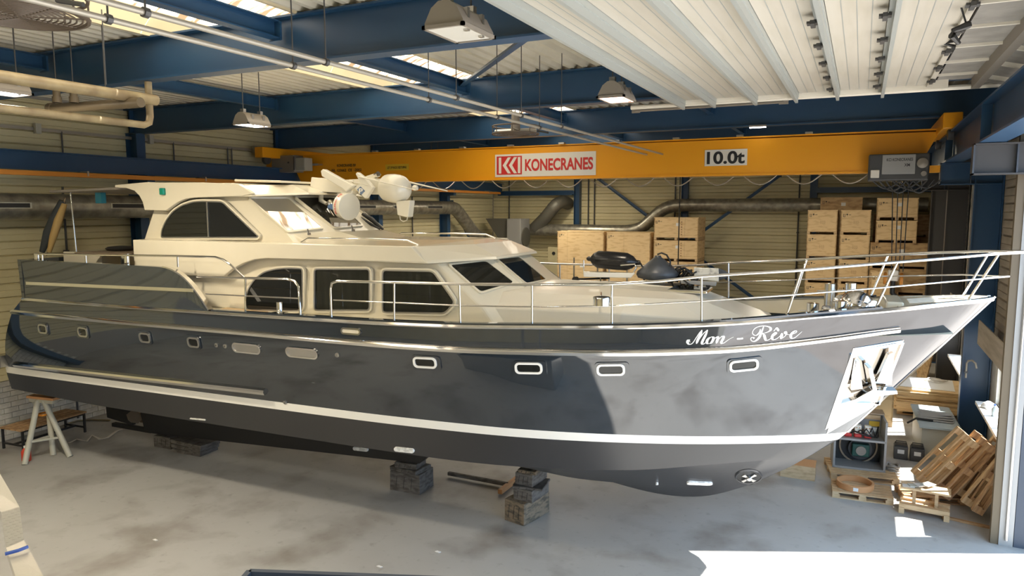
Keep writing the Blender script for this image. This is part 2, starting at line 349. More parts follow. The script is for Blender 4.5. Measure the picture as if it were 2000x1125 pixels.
for x, l in ((-12, 'above the angled exhaust pipe'), (-7, 'behind the two stacked crates'), (-1.8, 'behind the tall crate stacks')):
    column('steel_column', x, YB - .18, 7.3, 'blue steel column on the far wall ' + l, bw=.28, bd=.28)
RB = [(2.4, XL, XR, 'overhead'), (7.3, XL + .02, -2.75, 'nearest, ending free at the raised door'), (12.2, XL + .02, XR - .02, 'second from the viewer, carrying two lamps'), (17.1, XL + .02, XR - .02, 'just in front of the orange crane'), (22.0, XL + .02, XR - .02, 'just beyond the orange crane'), (26.9, XL + .02, XR - .02, 'farthest from the viewer')]
for y, x0, x1, l in RB:
    if y < 3: continue
    o = tag(empty('roof_beam', ((x0 + x1) / 2, y, 7.13)), 'deep blue steel roof beam, ' + l, 'beam'); L = (x1 - x0) / 2
    m_ = MB(); ibeam(m_, (-L, 0, 0), (L, 0, 0), .60, .24, .025, .016); m_.build('girder', 'beam', o)
    m_ = MB()
    for sx in ([-L + .2, L - .02] if y > 8 else [-L + .2, L]): m_.box(sx - .012, sx + .012, -.115, .115, -.28, .28)
    m_.build('stiffener_plate', 'beam', o)
pn = 0
for x, w_, lx in ((-6.80, .16, 'beside the rooflight'), (-11.55, .14, 'left of the rooflight'), (-3.2, .12, 'right of the rooflight')):
    for (y0, y1), ly in zip(((3.2, 7.16), (7.44, 12.06), (12.34, 16.96), (17.24, 21.86)), ('in the bay nearest the viewer', 'in the second bay', 'in the third bay', 'in the fourth bay')):
        if x == -3.2 and y1 < 13: continue
        o = tag(empty('purlin', (x, (y0 + y1) / 2, 7.25)), 'blue purlin ' + lx + ' ' + ly, 'beam'); L = (y1 - y0) / 2
        m_ = MB(); ibeam(m_, (0, -L, 0), (0, L, 0), .22, w_, .015, .012); m_.build('rail', 'beam', o)
        MB().box(-.1, .1, L - .02, L + .01, -.13, .1).box(-.1, .1, -L - .01, -L + .02, -.13, .1).build('end_cleat', 'beam', o)
def strut(a, b, label, r=.045, m_='beam', cat='brace', name='diagonal_brace'):
    a = Vector(a); b = Vector(b); mid = (a + b) / 2; o = tag(empty(name, mid), label, cat)
    mb = MB(); s_ = r; t = (b - a).normalized(); upv = Vector((0, 0, 1)) if abs(t.z) < .8 else Vector((0, 1, 0))
    mb.sweep([a - mid, b - mid], [(-s_, -s_), (s_, -s_), (s_, -s_ * .6), (-s_ * .6, -s_ * .6), (-s_ * .6, s_), (-s_, s_)], upv); mb.build('angle_bar', m_, o)
    g_ = MB()
    for q in (a, b): g_.box(q.x - mid.x - .07, q.x - mid.x + .07, q.y - mid.y - .02, q.y - mid.y + .02, q.z - mid.z - .07, q.z - mid.z + .07)
    g_.build('gusset_plate', m_, o); return o
strut((-6.9, 12.0, 7.3), (-3.3, 7.5, 7.0), 'dark diagonal roof brace between the two nearest roof beams')
YW = YB - .43
for a, b, l in (((-10.9, YW, 6.36), (-7.1, YW, 3.6), 'dark diagonal wall brace falling behind the S shaped duct'), ((-3.1, YW, 6.36), (-6.85, YW, 3.5), 'dark diagonal wall brace rising to the right above the long duct'), ((-6.8, YW, 3.25), (-2.2, YW, .02), 'dark diagonal wall brace low behind the foredeck rail')):
    strut(a, b, l, .06)
for a, b, l in (((-16.0, YW, 5.75), (-12.15, YW, 5.75), 'blue horizontal wall rail left of the angled exhaust pipe'), ((-1.65, YW, 5.75), (2.3, YW, 5.75), 'blue horizontal wall rail behind the crane hoist')):
    strut(a, b, l, .11, cat='beam', name='wall_rail')
strut((-15.9, 26.9, 5.3), (-15.9, 29.6, 2.6), 'dark diagonal brace on the left wall below the spiral duct', .07)
# runways
rw = tag(empty('crane_runway', (-15.85, 16, 6.02)), 'blue crane runway beam along the left wall', 'beam')
m_ = MB(); ibeam(m_, (0, -16, 0), (0, 15.6, 0), .40, .24, .025, .016); m_.build('girder', 'beam', rw)
m_ = MB()
for y in (7.3, 12.2, 17.1, 22, 26.9): m_.box(-.4, .1, y - 16 - .1, y - 16 + .1, -.45, -.2)
m_.build('bracket', 'beam', rw)
ob = tag(empty('conductor_rail', (-15.55, 16, 5.74)), 'orange conductor rail below the left crane runway', 'rail')
MB().box(-.05, .05, -14, 14.8, -.05, .05).build('rail_cover', 'orangedark', ob, bevel=.01)
m_ = MB()
for k in range(9): m_.box(-.3, .06, -12 + k * 3.2, -12 + k * 3.2 + .04, -.02, .09)
m_.build('hanger', 'steelr', ob)
rr = tag(empty('crane_runway', (1.6, 16, 6.21)), 'blue crane runway beam above the open door on the right', 'beam')
m_ = MB(); ibeam(m_, (0, -13.5, 0), (0, 15.6, 0), .56, .32, .03, .02); m_.build('girder', 'beam', rr)
m_ = MB()
for y in (3, 7.3, 12.2, 17.1, 22, 26.9): m_.box(-.15, -.02, y - 16 - .01, y - 16 + .01, -.25, .25)
m_.build('web_stiffener', 'beam', rr)
for y, l in ((12.25, 'nearest'), (17.05, 'middle'), (22.0, 'far')):
    o = tag(empty('runway_bracket', (2.0, y, 5.7)), l + ' steel bracket carrying the right crane runway', 'bracket')
    m_ = MB(); ibeam(m_, (-.62, 0, 0), (.45, 0, 0), .44, .22, .022, .02); m_.build('arm', 'beam' if l == 'middle' else 'steeldark', o)
    MB().box(-.1, -.08, -.1, .1, -.2, .2).box(-.62, -.6, -.11, .11, -.22, .22).build('rib', 'beamface', o)

# ---------------------------------------------------------------- raised sectional door and grey boards
dr = tag(MB().box(-2.74, 1.0, 11.93, 12.0, 6.68, 6.80).build('door_1', 'signwhite'), 'white sectional door raised flat under the roof', kind='structure')
DX = [-2.70, -2.21, -1.58, -.99, -.42, .17, .78]
for a, b in zip(DX, DX[1:]):
    MB().box(a + .05, b - .05, .6, 11.9, 6.74, 6.78).build('door_section', 'doorpanel', dr)
    m2 = MB()
    for k in range(1, 4):
        xx = a + .05 + (b - a - .1) * k / 4; m2.box(xx - .004, xx + .004, .6, 11.9, 6.738, 6.742)
    tag(m2.build('pressed_line', 'channel', dr), kind='stuff')
for x in DX[:-1]:
    MB().box(x - .045, x + .045, .6, 11.93, 6.68, 6.78).box(x - .005, x + .035, .6, 11.95, 6.60, 6.68).build('stiffener_channel', 'channel', dr)
MB().box(.73, .79, .6, 11.9, 6.70, 6.78).build('edge_trim', 'yellow' if False else 'doorpanel', dr)
hg = MB().box(-.05, .05, -.05, .05, 0, .02).box(-.02, .02, -.09, .09, -.015, .02).build('hinge', 'darkgrey', dr)
hg.location = (.74, 4.2, 6.685); hs = [(x, y) for x in (.74, .10, -.48) for y in (4.2, 5.2, 6.2, 7.2, 8.2, 9.2, 10.2, 11.2)]
for x, y in hs[1:]: dup(hg, dr, (x, y, 6.665 if x > .3 else 6.65))
MB().tube([(-3.6, 12.05, 6.70), (1.9, 12.05, 6.70)], .035).build('end_tube', 'signwhite', dr, smooth=40)
MB().box(.86, 1.28, .6, 12.0, 6.80, 6.83).build('grey_board', 'insul', dr)
MB().box(1.36, 2.45, .6, 12.0, 6.76, 6.79, rot=Matrix.Rotation(R(14), 3, 'Y'), c=(1.36, 6, 6.78)).build('grey_board', 'insul', dr)
m_ = MB()
for k in range(10): m_.box(.80, 1.3, 11.4 - k * .95, 11.43 - k * .95, 6.77, 6.80); m_.box(1.36, 2.45, 11.4 - k * .95, 11.43 - k * .95, 6.71, 6.76, rot=Matrix.Rotation(R(14), 3, 'Y'), c=(1.36, 11.4 - k * .95, 6.78))
m_.build('batten', 'signwhite', dr)
MB().box(1.28, 1.38, .6, 12.0, 6.66, 6.80).build('ridge_batten', 'lampbody', dr)
def rag(name, loc, s_, label):
    o = tag(empty(name, loc), label, 'rag'); mb = MB()
    pts = [Vector((random.uniform(-.3, .3), random.uniform(-.4, .4), -i * .16)) * s_ for i in range(5)]
    mb.tube(pts, [.05 * s_, .13 * s_, .08 * s_, .12 * s_, .02], 7); mb.build('torn_foil', 'black', o); MB().tube([(0, 0, .16), pts[0], pts[1]], .008).build('tie', 'black', o)
q = at(1872, 42, 2, 6.62); rag('torn_plastic', q, .26, 'larger scrap of black plastic hanging beside the raised door')
q = at(1857, 73, 2, 6.66); rag('torn_plastic', q, .17, 'smaller scrap of black plastic hanging below the larger one')

# ================================================================ CRANE
CY = 17.45
cr = tag(empty('overhead_crane', (-7.2, CY, 6.2)), 'orange overhead travelling crane with red KONECRANES sign', 'crane')
def cloc(x, y, z): return (x + 7.2, y - CY, z - 6.2)
m_ = MB(T=Matrix.Translation((7.2, -CY, -6.2)))
fy0, fy1 = CY - .22, CY + .22
m_.prism([(-16.0, fy0 + .03, 6.6), (1.35, fy0 + .03, 6.57), (.98, fy0 + .03, 5.80), (-15.55, fy0 + .03, 5.80)], (0, .38, 0))
m_.build('box_girder', 'orange', cr)
MB(T=Matrix.Translation((7.2, -CY, -6.2))).box(-15.6, .95, fy0, fy1, 5.765, 5.80).build('lower_flange', 'orange', cr)
MB(T=Matrix.Translation((7.2, -CY, -6.2))).box(-16.0, 1.3, fy0, fy1, 6.60, 6.63).build('upper_flange', 'orange', cr)
for x in (-15.95, 1.45):
    MB(T=Matrix.Translation((7.2, -CY, -6.2))).box(x - .16, x + .16, CY - 1.5, CY + 1.5, 6.50, 6.80).build('end_carriage', 'orange', cr, bevel=.02)
m_ = MB(T=Matrix.Translation((7.2, -CY, -6.2)))
for x in (-15.95, 1.45):
    for yy in (CY - 1.2, CY + 1.2): m_.lathe([(.14, -.05), (.14, .05)], (x, yy, 6.45), (1, 0, 0), 16)
m_.build('travel_wheel', 'darkgrey', cr, smooth=40)
SG = lambda x, z: cloc(x, fy0 + .012, z)
m_ = MB(); a = SG(-8.85, 5.84); b = SG(-6.03, 6.43); m_.box(a[0], b[0], a[1], a[1] + .015, a[2], b[2]); sg = m_.build('name_sign', 'signwhite', cr); sg['label'] = 'white sign with red logo and word KONECRANES'
SGN = lambda x, z: (x + 7.2, fy0 - CY + .009, z - 6.2)
m_ = MB()
m_.quad(SGN(-8.80, 5.90), SGN(-8.06, 5.90), SGN(-8.06, 6.38), SGN(-8.80, 6.38)); m_.build('logo_square', 'red', sg, recalc=False)
def bar2(m_, pts, wd):
    for (x0, z0), (x1, z1) in zip(pts, pts[1:]):
        d = Vector((x1 - x0, 0, z1 - z0)).normalized(); n = Vector((-d.z, 0, d.x)) * wd / 2; e = d * wd * .25
        A = Vector((x0, 0, z0)) - e; B_ = Vector((x1, 0, z1)) + e
        m_.quad(*[(q_.x + 7.2, fy0 - CY + .005, q_.z - 6.2) for q_ in (A - n, B_ - n, B_ + n, A + n)])
m_ = MB(); bar2(m_, [(-8.70, 5.95), (-8.70, 6.33)], .075); 
for cx_ in (-8.62, -8.44):
    P6 = [(cx_, 6.14), (cx_ + .15, 5.93), (cx_ + .24, 5.93), (cx_ + .10, 6.14), (cx_ + .24, 6.35), (cx_ + .15, 6.35)]; ii = [m_.p((x_ + 7.2, fy0 - CY + .005, z_ - 6.2)) for x_, z_ in P6]; m_.f += [[ii[0], ii[1], ii[2], ii[3]], [ii[0], ii[3], ii[4], ii[5]]]
bar2(m_, [(-8.14, 5.95), (-8.14, 6.33)], .075)
m_.build('logo_mark', 'signwhite', sg, recalc=False)
put_text('sign_lettering', 'KONECRANES', 'red', sg, lambda x, z: (x + 7.2, fy0 - CY + .006, z - 6.2), -7.97, -6.10, 5.98, 6.29, .03)
m_ = MB(); a = SG(-3.36, 5.99); b = SG(-2.41, 6.36); m_.box(a[0], b[0], a[1], a[1] + .015, a[2], b[2]); s2 = m_.build('capacity_sign', 'signwhite', cr); s2['label'] = 'white plate reading 10.0 t'
put_text('capacity_lettering', '10.0t', 'ink', s2, lambda x, z: (x + 7.2, fy0 - CY + .006, z - 6.2), -3.31, -2.46, 6.03, 6.32, .03)
put_text('maker_lettering', 'KONECRANES BV', 'ink', cr, lambda x, z: (x + 7.2, fy0 - CY + .02, z - 6.2), -14.15, -13.45, 6.24, 6.32, .02)
put_text('number_lettering', 'NL 123662  CE  -2002', 'ink', cr, lambda x, z: (x + 7.2, fy0 - CY + .02, z - 6.2), -14.35, -13.25, 6.10, 6.18, .02)
m_ = MB(); a = SG(-12.4, 6.09); b = SG(-11.6, 6.27); m_.box(a[0], b[0], a[1] + .01, a[1] + .015, a[2], b[2]); s3 = m_.build('warning_sticker', 'yellow', cr)
put_text('sticker_lettering', 'LET OP RADIO BESTURING', 'ink', s3, lambda x, z: (x + 7.2, fy0 - CY + .018, z - 6.2), -12.33, -11.67, 6.14, 6.21, .015)
# cable festoon on the far side of the girder, trolley rail clips
m_ = MB(); x = -13.0
while x < .4:
    m_.tube([(x + 7.2 + .75 * k / 8, .26, -.42 - .22 * math.sin(PI * k / 8)) for k in range(9)], .014, 6); x += .95
m_.build('festoon_cable', 'conduit', cr, smooth=60)
m_ = MB()
for k in range(9): m_.box(-5.6 + k * 1.45, -5.45 + k * 1.45, -.3, -.18, .43, .47)
m_.build('cable_clip', 'steelr', cr)
# control box at the left end
mo = tag(empty('crane_control_box', (-15.6, 16.85, 6.35)), 'grey crane control cabinet at the left end of the orange girder', 'cabinet')
MB().box(-.55, .35, -.2, .2, -.26, .24).build('cabinet', 'lampbody', mo, bevel=.02); MB().box(.35, .70, -.15, .2, -.22, .16).build('junction_box', 'sand', mo, bevel=.02)
MB().box(-.9, -.56, -.1, .3, -.18, .22).build('drive_motor', 'orange', mo, bevel=.03); MB().box(.32, .36, -.21, -.2, -.2, .2).box(.1, .16, -.215, -.2, 0, .05).build('door_latch', 'darkgrey', mo)
MB().box(-.9, .9, .2, .7, -.05, .0).build('mounting_shelf', 'steelr', mo)
# hoist
ho = tag(empty('crane_hoist', (.62, 17.0, 5.85)), 'grey and black crane hoist with KONECRANES lettering near the right runway', 'hoist')
MB().box(-.55, .55, -.32, .18, -.28, .26).build('hoist_frame', 'darkgrey', ho, bevel=.03)
MB().box(-.30, .30, -.36, -.32, -.15, .24).build('cover_panel', 'steelbox', ho, bevel=.01)
MB().box(-.50, -.34, -.38, -.30, -.22, -.06).build('white_terminal_box', 'signwhite', ho, bevel=.01)
MB().lathe([(.10, 0), (.10, .05), (.05, .07)], (.42, -.33, .06), (0, -1, 0)).lathe([(.05, 0), (.05, .06)], (.45, -.33, -.15), (0, -1, 0)).build('drum_cap', 'lampbody', ho, smooth=40)
MB().lathe([(.13, 0), (.13, 1.0)], (-.5, -.05, -.12), (1, 0, 0)).build('rope_drum', 'darkgrey', ho, smooth=40)
MB().box(.55, .75, -.1, .1, -.12, .02).build('limit_box', 'orange', ho)
MB().box(-.45, .45, .18, .30, .0, .15).build('trolley_plate', 'darkgrey', ho)
put_text('hoist_lettering', 'KCI KONECRANES', 'ink', ho, lambda x, z: (x, -.362, z), -.22, .25, .11, .17, .02)
put_text('hoist_type_lettering', 'XM', 'ink', ho, lambda x, z: (x, -.362, z), .1, .2, .0, .06, .02)
m_ = MB()
for k in range(7):
    x0 = -.45 + k * .12; m_.tube([(x0 + .5 * t / 8, -.15, -.27 - .16 * math.sin(PI * t / 8) * (1 + .3 * (k % 3))) for t in range(9)], .018, 6)
m_.build('loose_cable', 'darkgrey', ho, smooth=60)
for dx in (-.08, .02, .12, .22): MB().tube([(dx, -.05, -.25), (dx * .7 + .05, -.05, -2.15)], .010, 6).build('wire_rope', 'black', ho)
hk = MB().box(-.07, .13, -.1, .1, -2.35, -2.12).build('hook_block', 'signwhite', ho, bevel=.03)
MB().lathe([(.12, -.03), (.13, 0), (.12, .03)], (-.12, -.05, -2.3), (1, 0, 0)).lathe([(.12, -.03), (.13, 0), (.12, .03)], (.18, -.05, -2.3), (1, 0, 0)).build('sheave_cheek', 'orangedark', hk, smooth=40)
MB().tube([(.03, -.05, -2.35), (.03, -.05, -2.6), (.12, -.05, -2.7), (.12, -.05, -2.82), (.02, -.05, -2.88), (-.07, -.05, -2.8)], [.05, .05, .045, .05, .045, .02], 10).build('hook', 'black', hk, smooth=60)

# ================================================================ ROOF SERVICES
for x, l in ((-4.36, 'right'), (-4.74, 'left')):
    o = tag(empty('ceiling_conduit', (x, 12, 6.3)), 'thin pale conduit pipe running below the roof, the %s one of the pair' % l, 'pipe')
    MB().tube([(0, -9.4, 0), (0, 9.5, 0)], .022).build('pipe', 'conduit', o, smooth=50)
    for y in (3.4, 5.2, 7.5, 9.3, 10.8):
        MB().tube([(0, y - 12, .0), (0, y - 12, 1.13 if y not in () else .5)], .007, 6).build('hanger_rod', 'darkgrey', o)
        MB().tube([(0, y - 12 - .02, 0), (0, y - 12 + .02, 0)], .036).build('pipe_clamp', 'darkgrey', o)
# radiant heater tubes
def pipe_thing(name, pts, r, label, m_='pipe', rods=None, cat='pipe', n=14):
    c = Vector(pts[0]); o = tag(empty(name, c), label, cat); MB().tube([Vector(p_) - c for p_ in pts], r, n).build('tube', m_, o, smooth=50)
    for q in rods or []: MB().tube([Vector(q) - c, Vector((q[0], q[1], 7.57)) - c], .008, 6).build('hanger_rod', 'darkgrey', o)
    MB().tube([Vector(pts[0]) - c, Vector(pts[0]) - c + (Vector(pts[1]) - Vector(pts[0])).normalized() * .08], r * 1.25, n).build('collar', m_, o, smooth=50)
    return o
a = at(-60, 147, 0, -9.2); b = at(305, 193, 0, -9.2); c_ = at(303, 240, 0, -9.2)
a = Vector((-9.2, a.y, 6.55)); b = Vector((-9.2, b.y, 6.55))
pipe_thing('heater_tube', [a, b - Vector((0, .6, 0)), b], .075, 'upper beige radiant heater tube with a collar, hanging at the left', rods=[b - Vector((-.2, .9, -.07)), b - Vector((.1, .7, -.07))])
pipe_thing('heater_tube', [(-9.35, a.y, 6.2), (-9.35, b.y - .1, 6.2), (-9.35, b.y - .02, 6.24), (-9.35, b.y, 6.33), (-9.35, b.y, 6.6), (-9.35, b.y, 6.82)], .05, 'thinner lower beige heater tube bending upward at its end')
pa = at(98, 213, 2, 6.45); pb = at(275, 200, 2, 6.45)
pipe_thing('heater_tube', [pa, pb], .07, 'dark brown cross tube below the beige heater tubes', 'darkpipe')
for i, px in enumerate((112, 145)):
    q = at(px, 205, 2, 6.45); q2 = Vector((q.x, q.y, 6.75)); pipe_thing('heater_tube', [q + Vector((0, 0, .03)), q2], .05, 'short dark vertical stub on the cross tube, the %s one' % ('left', 'right')[i], 'darkpipe', n=10, rods=[q2])
def fan(loc, rad, label, rods=True):
    o = tag(empty('ceiling_fan', loc), label, 'fan')
    m_ = MB()
    for k in range(1, 12):
        r_ = rad * k / 11; m_.tube([(r_ * math.cos(2 * PI * j / 28), r_ * math.sin(2 * PI * j / 28), -.02 * (1 - k / 11)) for j in range(28)], .008 if k < 11 else .02, 5, closed=True)
    for j in range(8): t = PI * j / 4; m_.tube([(0, 0, -.02), (rad * math.cos(t), rad * math.sin(t), 0)], .008, 5)
    m_.build('wire_guard', 'fan', o, smooth=60)
    m_ = MB()
    for j in range(8):
        t = PI * j / 4 + .3; m_.tube([(rad * math.cos(t), rad * math.sin(t), 0), (rad * math.cos(t), rad * math.sin(t), .16)], .009, 5)
    m_.tube([(rad * math.cos(2 * PI * j / 28), rad * math.sin(2 * PI * j / 28), .16) for j in range(28)], .016, 5, closed=True); m_.build('guard_ring', 'fan', o, smooth=60)
    MB().lathe([(.05, .02), (.10, .03), (.10, .2), (.07, .22), (.09, .24), (.09, .42), (.03, .46)]).build('motor', 'lampbody', o, smooth=40)
    for j in range(4):
        t = PI / 2 * j + .4; d = Vector((math.cos(t), math.sin(t), 0)); e = Vector((-d.y, d.x, 0))
        MB().prism([d * .1 + e * .05 + Vector((0, 0, .07)), d * rad * .9 + e * .09 + Vector((0, 0, .05)), d * rad * .9 - e * .09 + Vector((0, 0, .10)), d * .1 - e * .05 + Vector((0, 0, .11))], (0, 0, .006)).build('blade', 'signwhite', o)
    for j in range(3):
        t = 2 * PI / 3 * j; MB().tube([(.07 * math.cos(t), .07 * math.sin(t), .42), (rad * .6 * math.cos(t), rad * .6 * math.sin(t), 7.44 - loc[2])], .01, 6).build('hanger_rod', 'darkgrey', o)
    MB().tube([(rad, 0, .05), (rad + .25, .05, .0)], .02, 6).build('side_arm', 'darkgrey', o); return o
q = at(38, 28, 2, 6.6); fan(q, .50, 'dusty ceiling fan with ring guard in the upper left corner')
q = at(1007, 262, 1, 14.2); fan(q, .5, 'ceiling fan hanging above the middle of the crane girder')
def lamp(loc, label, glass, pw=1.0):
    o = tag(empty('floodlight', loc, 0), label, 'lamp')
    prof = [(-.10, -.09), (-.18, -.09), (-.185, -.06), (-.12, .06), (-.05, .11), (.05, .11), (.12, .06), (.185, -.06), (.18, -.09), (.10, -.09)]
    MB().loft([[(x, -.27, z) for x, z in prof], [(x, .27, z) for x, z in prof]]).build('housing', 'lampbody', o, smooth=50)
    MB().box(-.17, .17, -.25, .25, -.105, -.09).build('diffuser', glass, o)
    m_ = MB().box(-.2, .2, -.29, -.26, -.11, -.08).box(-.2, .2, .26, .29, -.11, -.08).box(-.2, -.17, -.29, .29, -.11, -.08).box(.17, .2, -.29, .29, -.11, -.08); m_.build('rim', 'lampbody', o)
    for s_ in (-1, 1):
        MB().box(.12, .16, s_ * .13 - .02, s_ * .13 + .02, -.12, .07).build('clip', 'steelr', o); MB().box(-.04, .04, s_ * .2 - .03, s_ * .2 + .03, .09, .17).build('bracket', 'steelr', o)
        MB().tube([(0, s_ * .2, .15), (0, s_ * .2, 7.56 - loc[2])], .009, 6).build('hanger_rod', 'darkgrey', o)
    if glass != 'lampglass':
        ld = D.lights.new('lamp_light', 'AREA'); ld.shape = 'RECTANGLE'; ld.size = .32; ld.size_y = .48; ld.energy = LAMP_WATTS * pw; ld.color = (1, .88, .68)
        lo = D.objects.new('lamp_light', ld); COL.objects.link(lo); lo.parent = o; lo.location = (0, 0, -.13)
    return o
lamp(at(898, 42, 2, 6.6), 'large unlit grey floodlight nearest the viewer', 'lampglass')
lamp(at(1205, 180, 2, 6.6), 'floodlight with pinkish glow beside the raised door', 'lamponr', .3)
lamp(at(492, 234, 2, 6.6), 'lit grey floodlight above the yacht wheelhouse', 'lampon', .35)
lamp(at(2, 166, 2, 6.6), 'lit floodlight cut off by the left edge', 'lampon', 1.6)
for (x, y), l in (((-3.1, 1.3), 'unseen fill lamp added above the viewer on the right'), ((-10, 1.5), 'unseen fill lamp added beside the viewer on the left'), ((-3.1, -3.2), 'unseen fill lamp added behind the viewer on the right'), ((-10, -3.0), 'unseen fill lamp added behind the viewer on the left'),
    ((-12, 28.0), 'far lamp lighting the left of the end wall'), ((-10.0, 23.5), 'hidden fill lamp added beyond the crane before the tall cases'), ((-1.0, 23.5), 'hidden fill lamp added beyond the crane before the even crate stacks'), ((-12.2, 19.6), 'lamp beyond the crane on the left')):
    lamp(Vector((x, y, 6.6)), 'lit grey floodlight, ' + l, 'lampon', 1.15 if y > 12 else (.45 if (x > -5 and y > 0) else (1.2 if x < -5 else 1.05)))  # lamps round the viewer and before the crates are unseen, added as fill
# small lit tube under beam 3 and the grey tray
tl = tag(empty('strip_light', at(1480, 248, 1, 16.9)), 'small lit strip light below the roof beam over the 10.0 t sign', 'lamp')
MB().box(-.18, .18, -.04, .04, .0, .04).build('housing', 'lampbody', tl); MB().box(-.17, .17, -.035, .035, -.02, .0).build('tube', 'lampon', tl)
strut((-3.6, 12.35, 6.72), (-1.2, 12.35, 6.72), 'pale steel track rail behind the end of the raised door', .05, 'lampbody', 'rail', 'track_rail')
# wall conduit left with droppers
wc = tag(empty('wall_conduit', (XL + .1, 14, 6.74)), 'pale cable tray along the top of the left wall', 'pipe')
MB().box(-.03, .03, -10, 7.0, -.035, .035).build('tray', 'conduit', wc)
for y in (10.45, 13.4, 15.2, 15.35): MB().tube([(0.02, y - 14, 0), (0.02, y - 14, -.55)], .018, 6).build('dropper', 'darkgrey', wc)
for y in (9.9, 12.7, 16.2): MB().box(.0, .1, y - 14 - .06, y - 14 + .06, -.1, .12).build('junction_box', 'sand', wc)
for i, (x, l) in enumerate(((-11.5, 'right of the angled exhaust pipe, left one'), (-11.2, 'right of the angled exhaust pipe, right one'), (-7.45, 'left of the middle far column'), (-2.35, 'left of the column behind the crates'), (-15.6, 'in the far left corner'))):
    o = tag(empty('downpipe', (x, YB - .1, 3.5)), 'thin dark vertical wall pipe ' + l, 'pipe'); MB().tube([(0, 0, -3.4), (0, 0, 3.8)], .03, 8).build('tube', 'darkgrey', o); MB().box(-.05, .05, -.02, .06, .5, .56).box(-.05, .05, -.02, .06, -1, -.94).build('clip', 'darkgrey', o)
for i, (y, l) in enumerate(((10.4, 'left of the flag'), (20.6, 'behind the yacht mast'), (24.6, 'beyond the yacht mast'))):
    o = tag(empty('downpipe', (XL + .1, y, 3.5)), 'thin dark vertical pipe on the left wall ' + l, 'pipe'); MB().tube([(0, 0, -3.4), (0, 0, 2.0)], .025, 8).build('tube', 'darkgrey', o); MB().box(-.06, .02, -.05, .05, .5, .56).build('clip', 'darkgrey', o)

# ---------------------------------------------------------------- ducts
def duct(name, path, r, label, m_='galv', rings=True, slots=None, step=.22, side=(1, 0, 0)):
    c = Vector(path[0]); o = tag(empty(name, c), label, 'duct'); P_ = [Vector(p_) - c for p_ in path]
    MB().tube(P_, r, 20).build('duct_tube', m_, o, smooth=50)
    m2 = MB(); 
    for a, b in zip(P_, P_[1:]):
        L = (b - a).length; n = max(1, int(L / step)); d = (b - a).normalized()
        for k in range(n + 1): q = a + d * (L * k / n); m2.tube([q - d * .012, q + d * .012], r * 1.025, 20, cap=False)
    tag(m2.build('duct_seam', m_, o, smooth=50), kind='stuff')
    for a_, L_ in slots or []:
        q = Vector(a_) - c; m3 = MB().box(q.x + r * .92, q.x + r * 1.03, q.y, q.y + L_, q.z - .06, q.z + .06); s_ = m3.build('grille', 'sand', o)
        MB().box(q.x + r * 1.0, q.x + r * 1.05, q.y + .04, q.y + L_ - .04, q.z - .045, q.z + .045).build('grille_opening', 'black', s_)
    return o
dx = XL + .75
duct('spiral_duct', [(dx, 5.5, 5.05), (dx, 26.6, 5.05), (dx, 26.9, 5.0), (dx, 27.2, 4.85), (dx, 28.6, 3.9), (dx, 28.9, 3.75), (dx, 29.2, 3.7)], .27, 'long spiral duct with grilles along the left wall, bending down at the far end',
     slots=[((dx, y, 5.07), 1.15) for y in (8.0, 10.9, 19.8, 22.0, 24.3)])
def arcpts(a, b, c, n=5):
    a, b, c = Vector(a), Vector(b), Vector(c); return [(a * (1 - t) ** 2 + b * 2 * t * (1 - t) + c * t * t) for t in [k / n for k in range(n + 1)]]
yd = YB - .75
duct('spiral_duct', [(2.2, yd, 5.16)] + arcpts((-7.0, yd, 5.16), (-7.7, yd, 5.16), (-8.1, yd, 4.75)) + arcpts((-8.6, yd, 4.3), (-8.9, yd, 4.02), (-9.6, yd, 4.02)) + [(-14.9, yd, 4.02)], .27, 'long spiral duct with an S bend along the far wall', side=(0, -1, 0))
duct('exhaust_pipe', arcpts((-12.5, YB - .15, 5.25), (-12.5, YB - 1.1, 5.45), (-12.85, YB - 1.1, 5.05)) + [(-13.3, YB - .95, 4.6), (-13.9, YB - .8, 4.1)], .29, 'angled grey exhaust pipe rising into the far wall beside the blue column', 'galvd', step=.7)
ah = tag(empty('air_unit', (-15.0, 30.3, 3.6)), 'grey sheet metal fan unit in the far left corner where the ducts meet', 'unit')
MB().box(.3, 1.0, -.5, .5, -.9, .95).build('casing', 'steelbox', ah, bevel=.02)
MB().prism([(-.9, -.3, .95), (.3, -.3, .95), (.3, -.3, -.4), (-.3, -.3, .1)], (0, .6, 0)).build('hopper', 'galvd', ah)
MB().box(-.4, .8, -.4, .4, -3.6, -.9).build('stand', 'darkgrey', ah)
MB().lathe([(.45, 0), (.45, .06)], (1.0, 0, .1), (1, 0, 0)).build('flange', 'galvd', ah, smooth=40)
eb = tag(empty('wall_cabinet', (-12.9, YB - .2, 2.3)), 'beige wall cabinet with dark sockets behind the windscreen', 'cabinet')
MB().box(-.5, .5, -.2, .17, -1.2, .9).build('casing', 'clad', eb, bevel=.01); MB().lathe([(.08, 0), (.08, .03)], (-.2, -.2, .6), (0, -1, 0)).lathe([(.05, 0), (.05, .03)], (.2, -.2, .6), (0, -1, 0)).build('socket', 'black', eb)

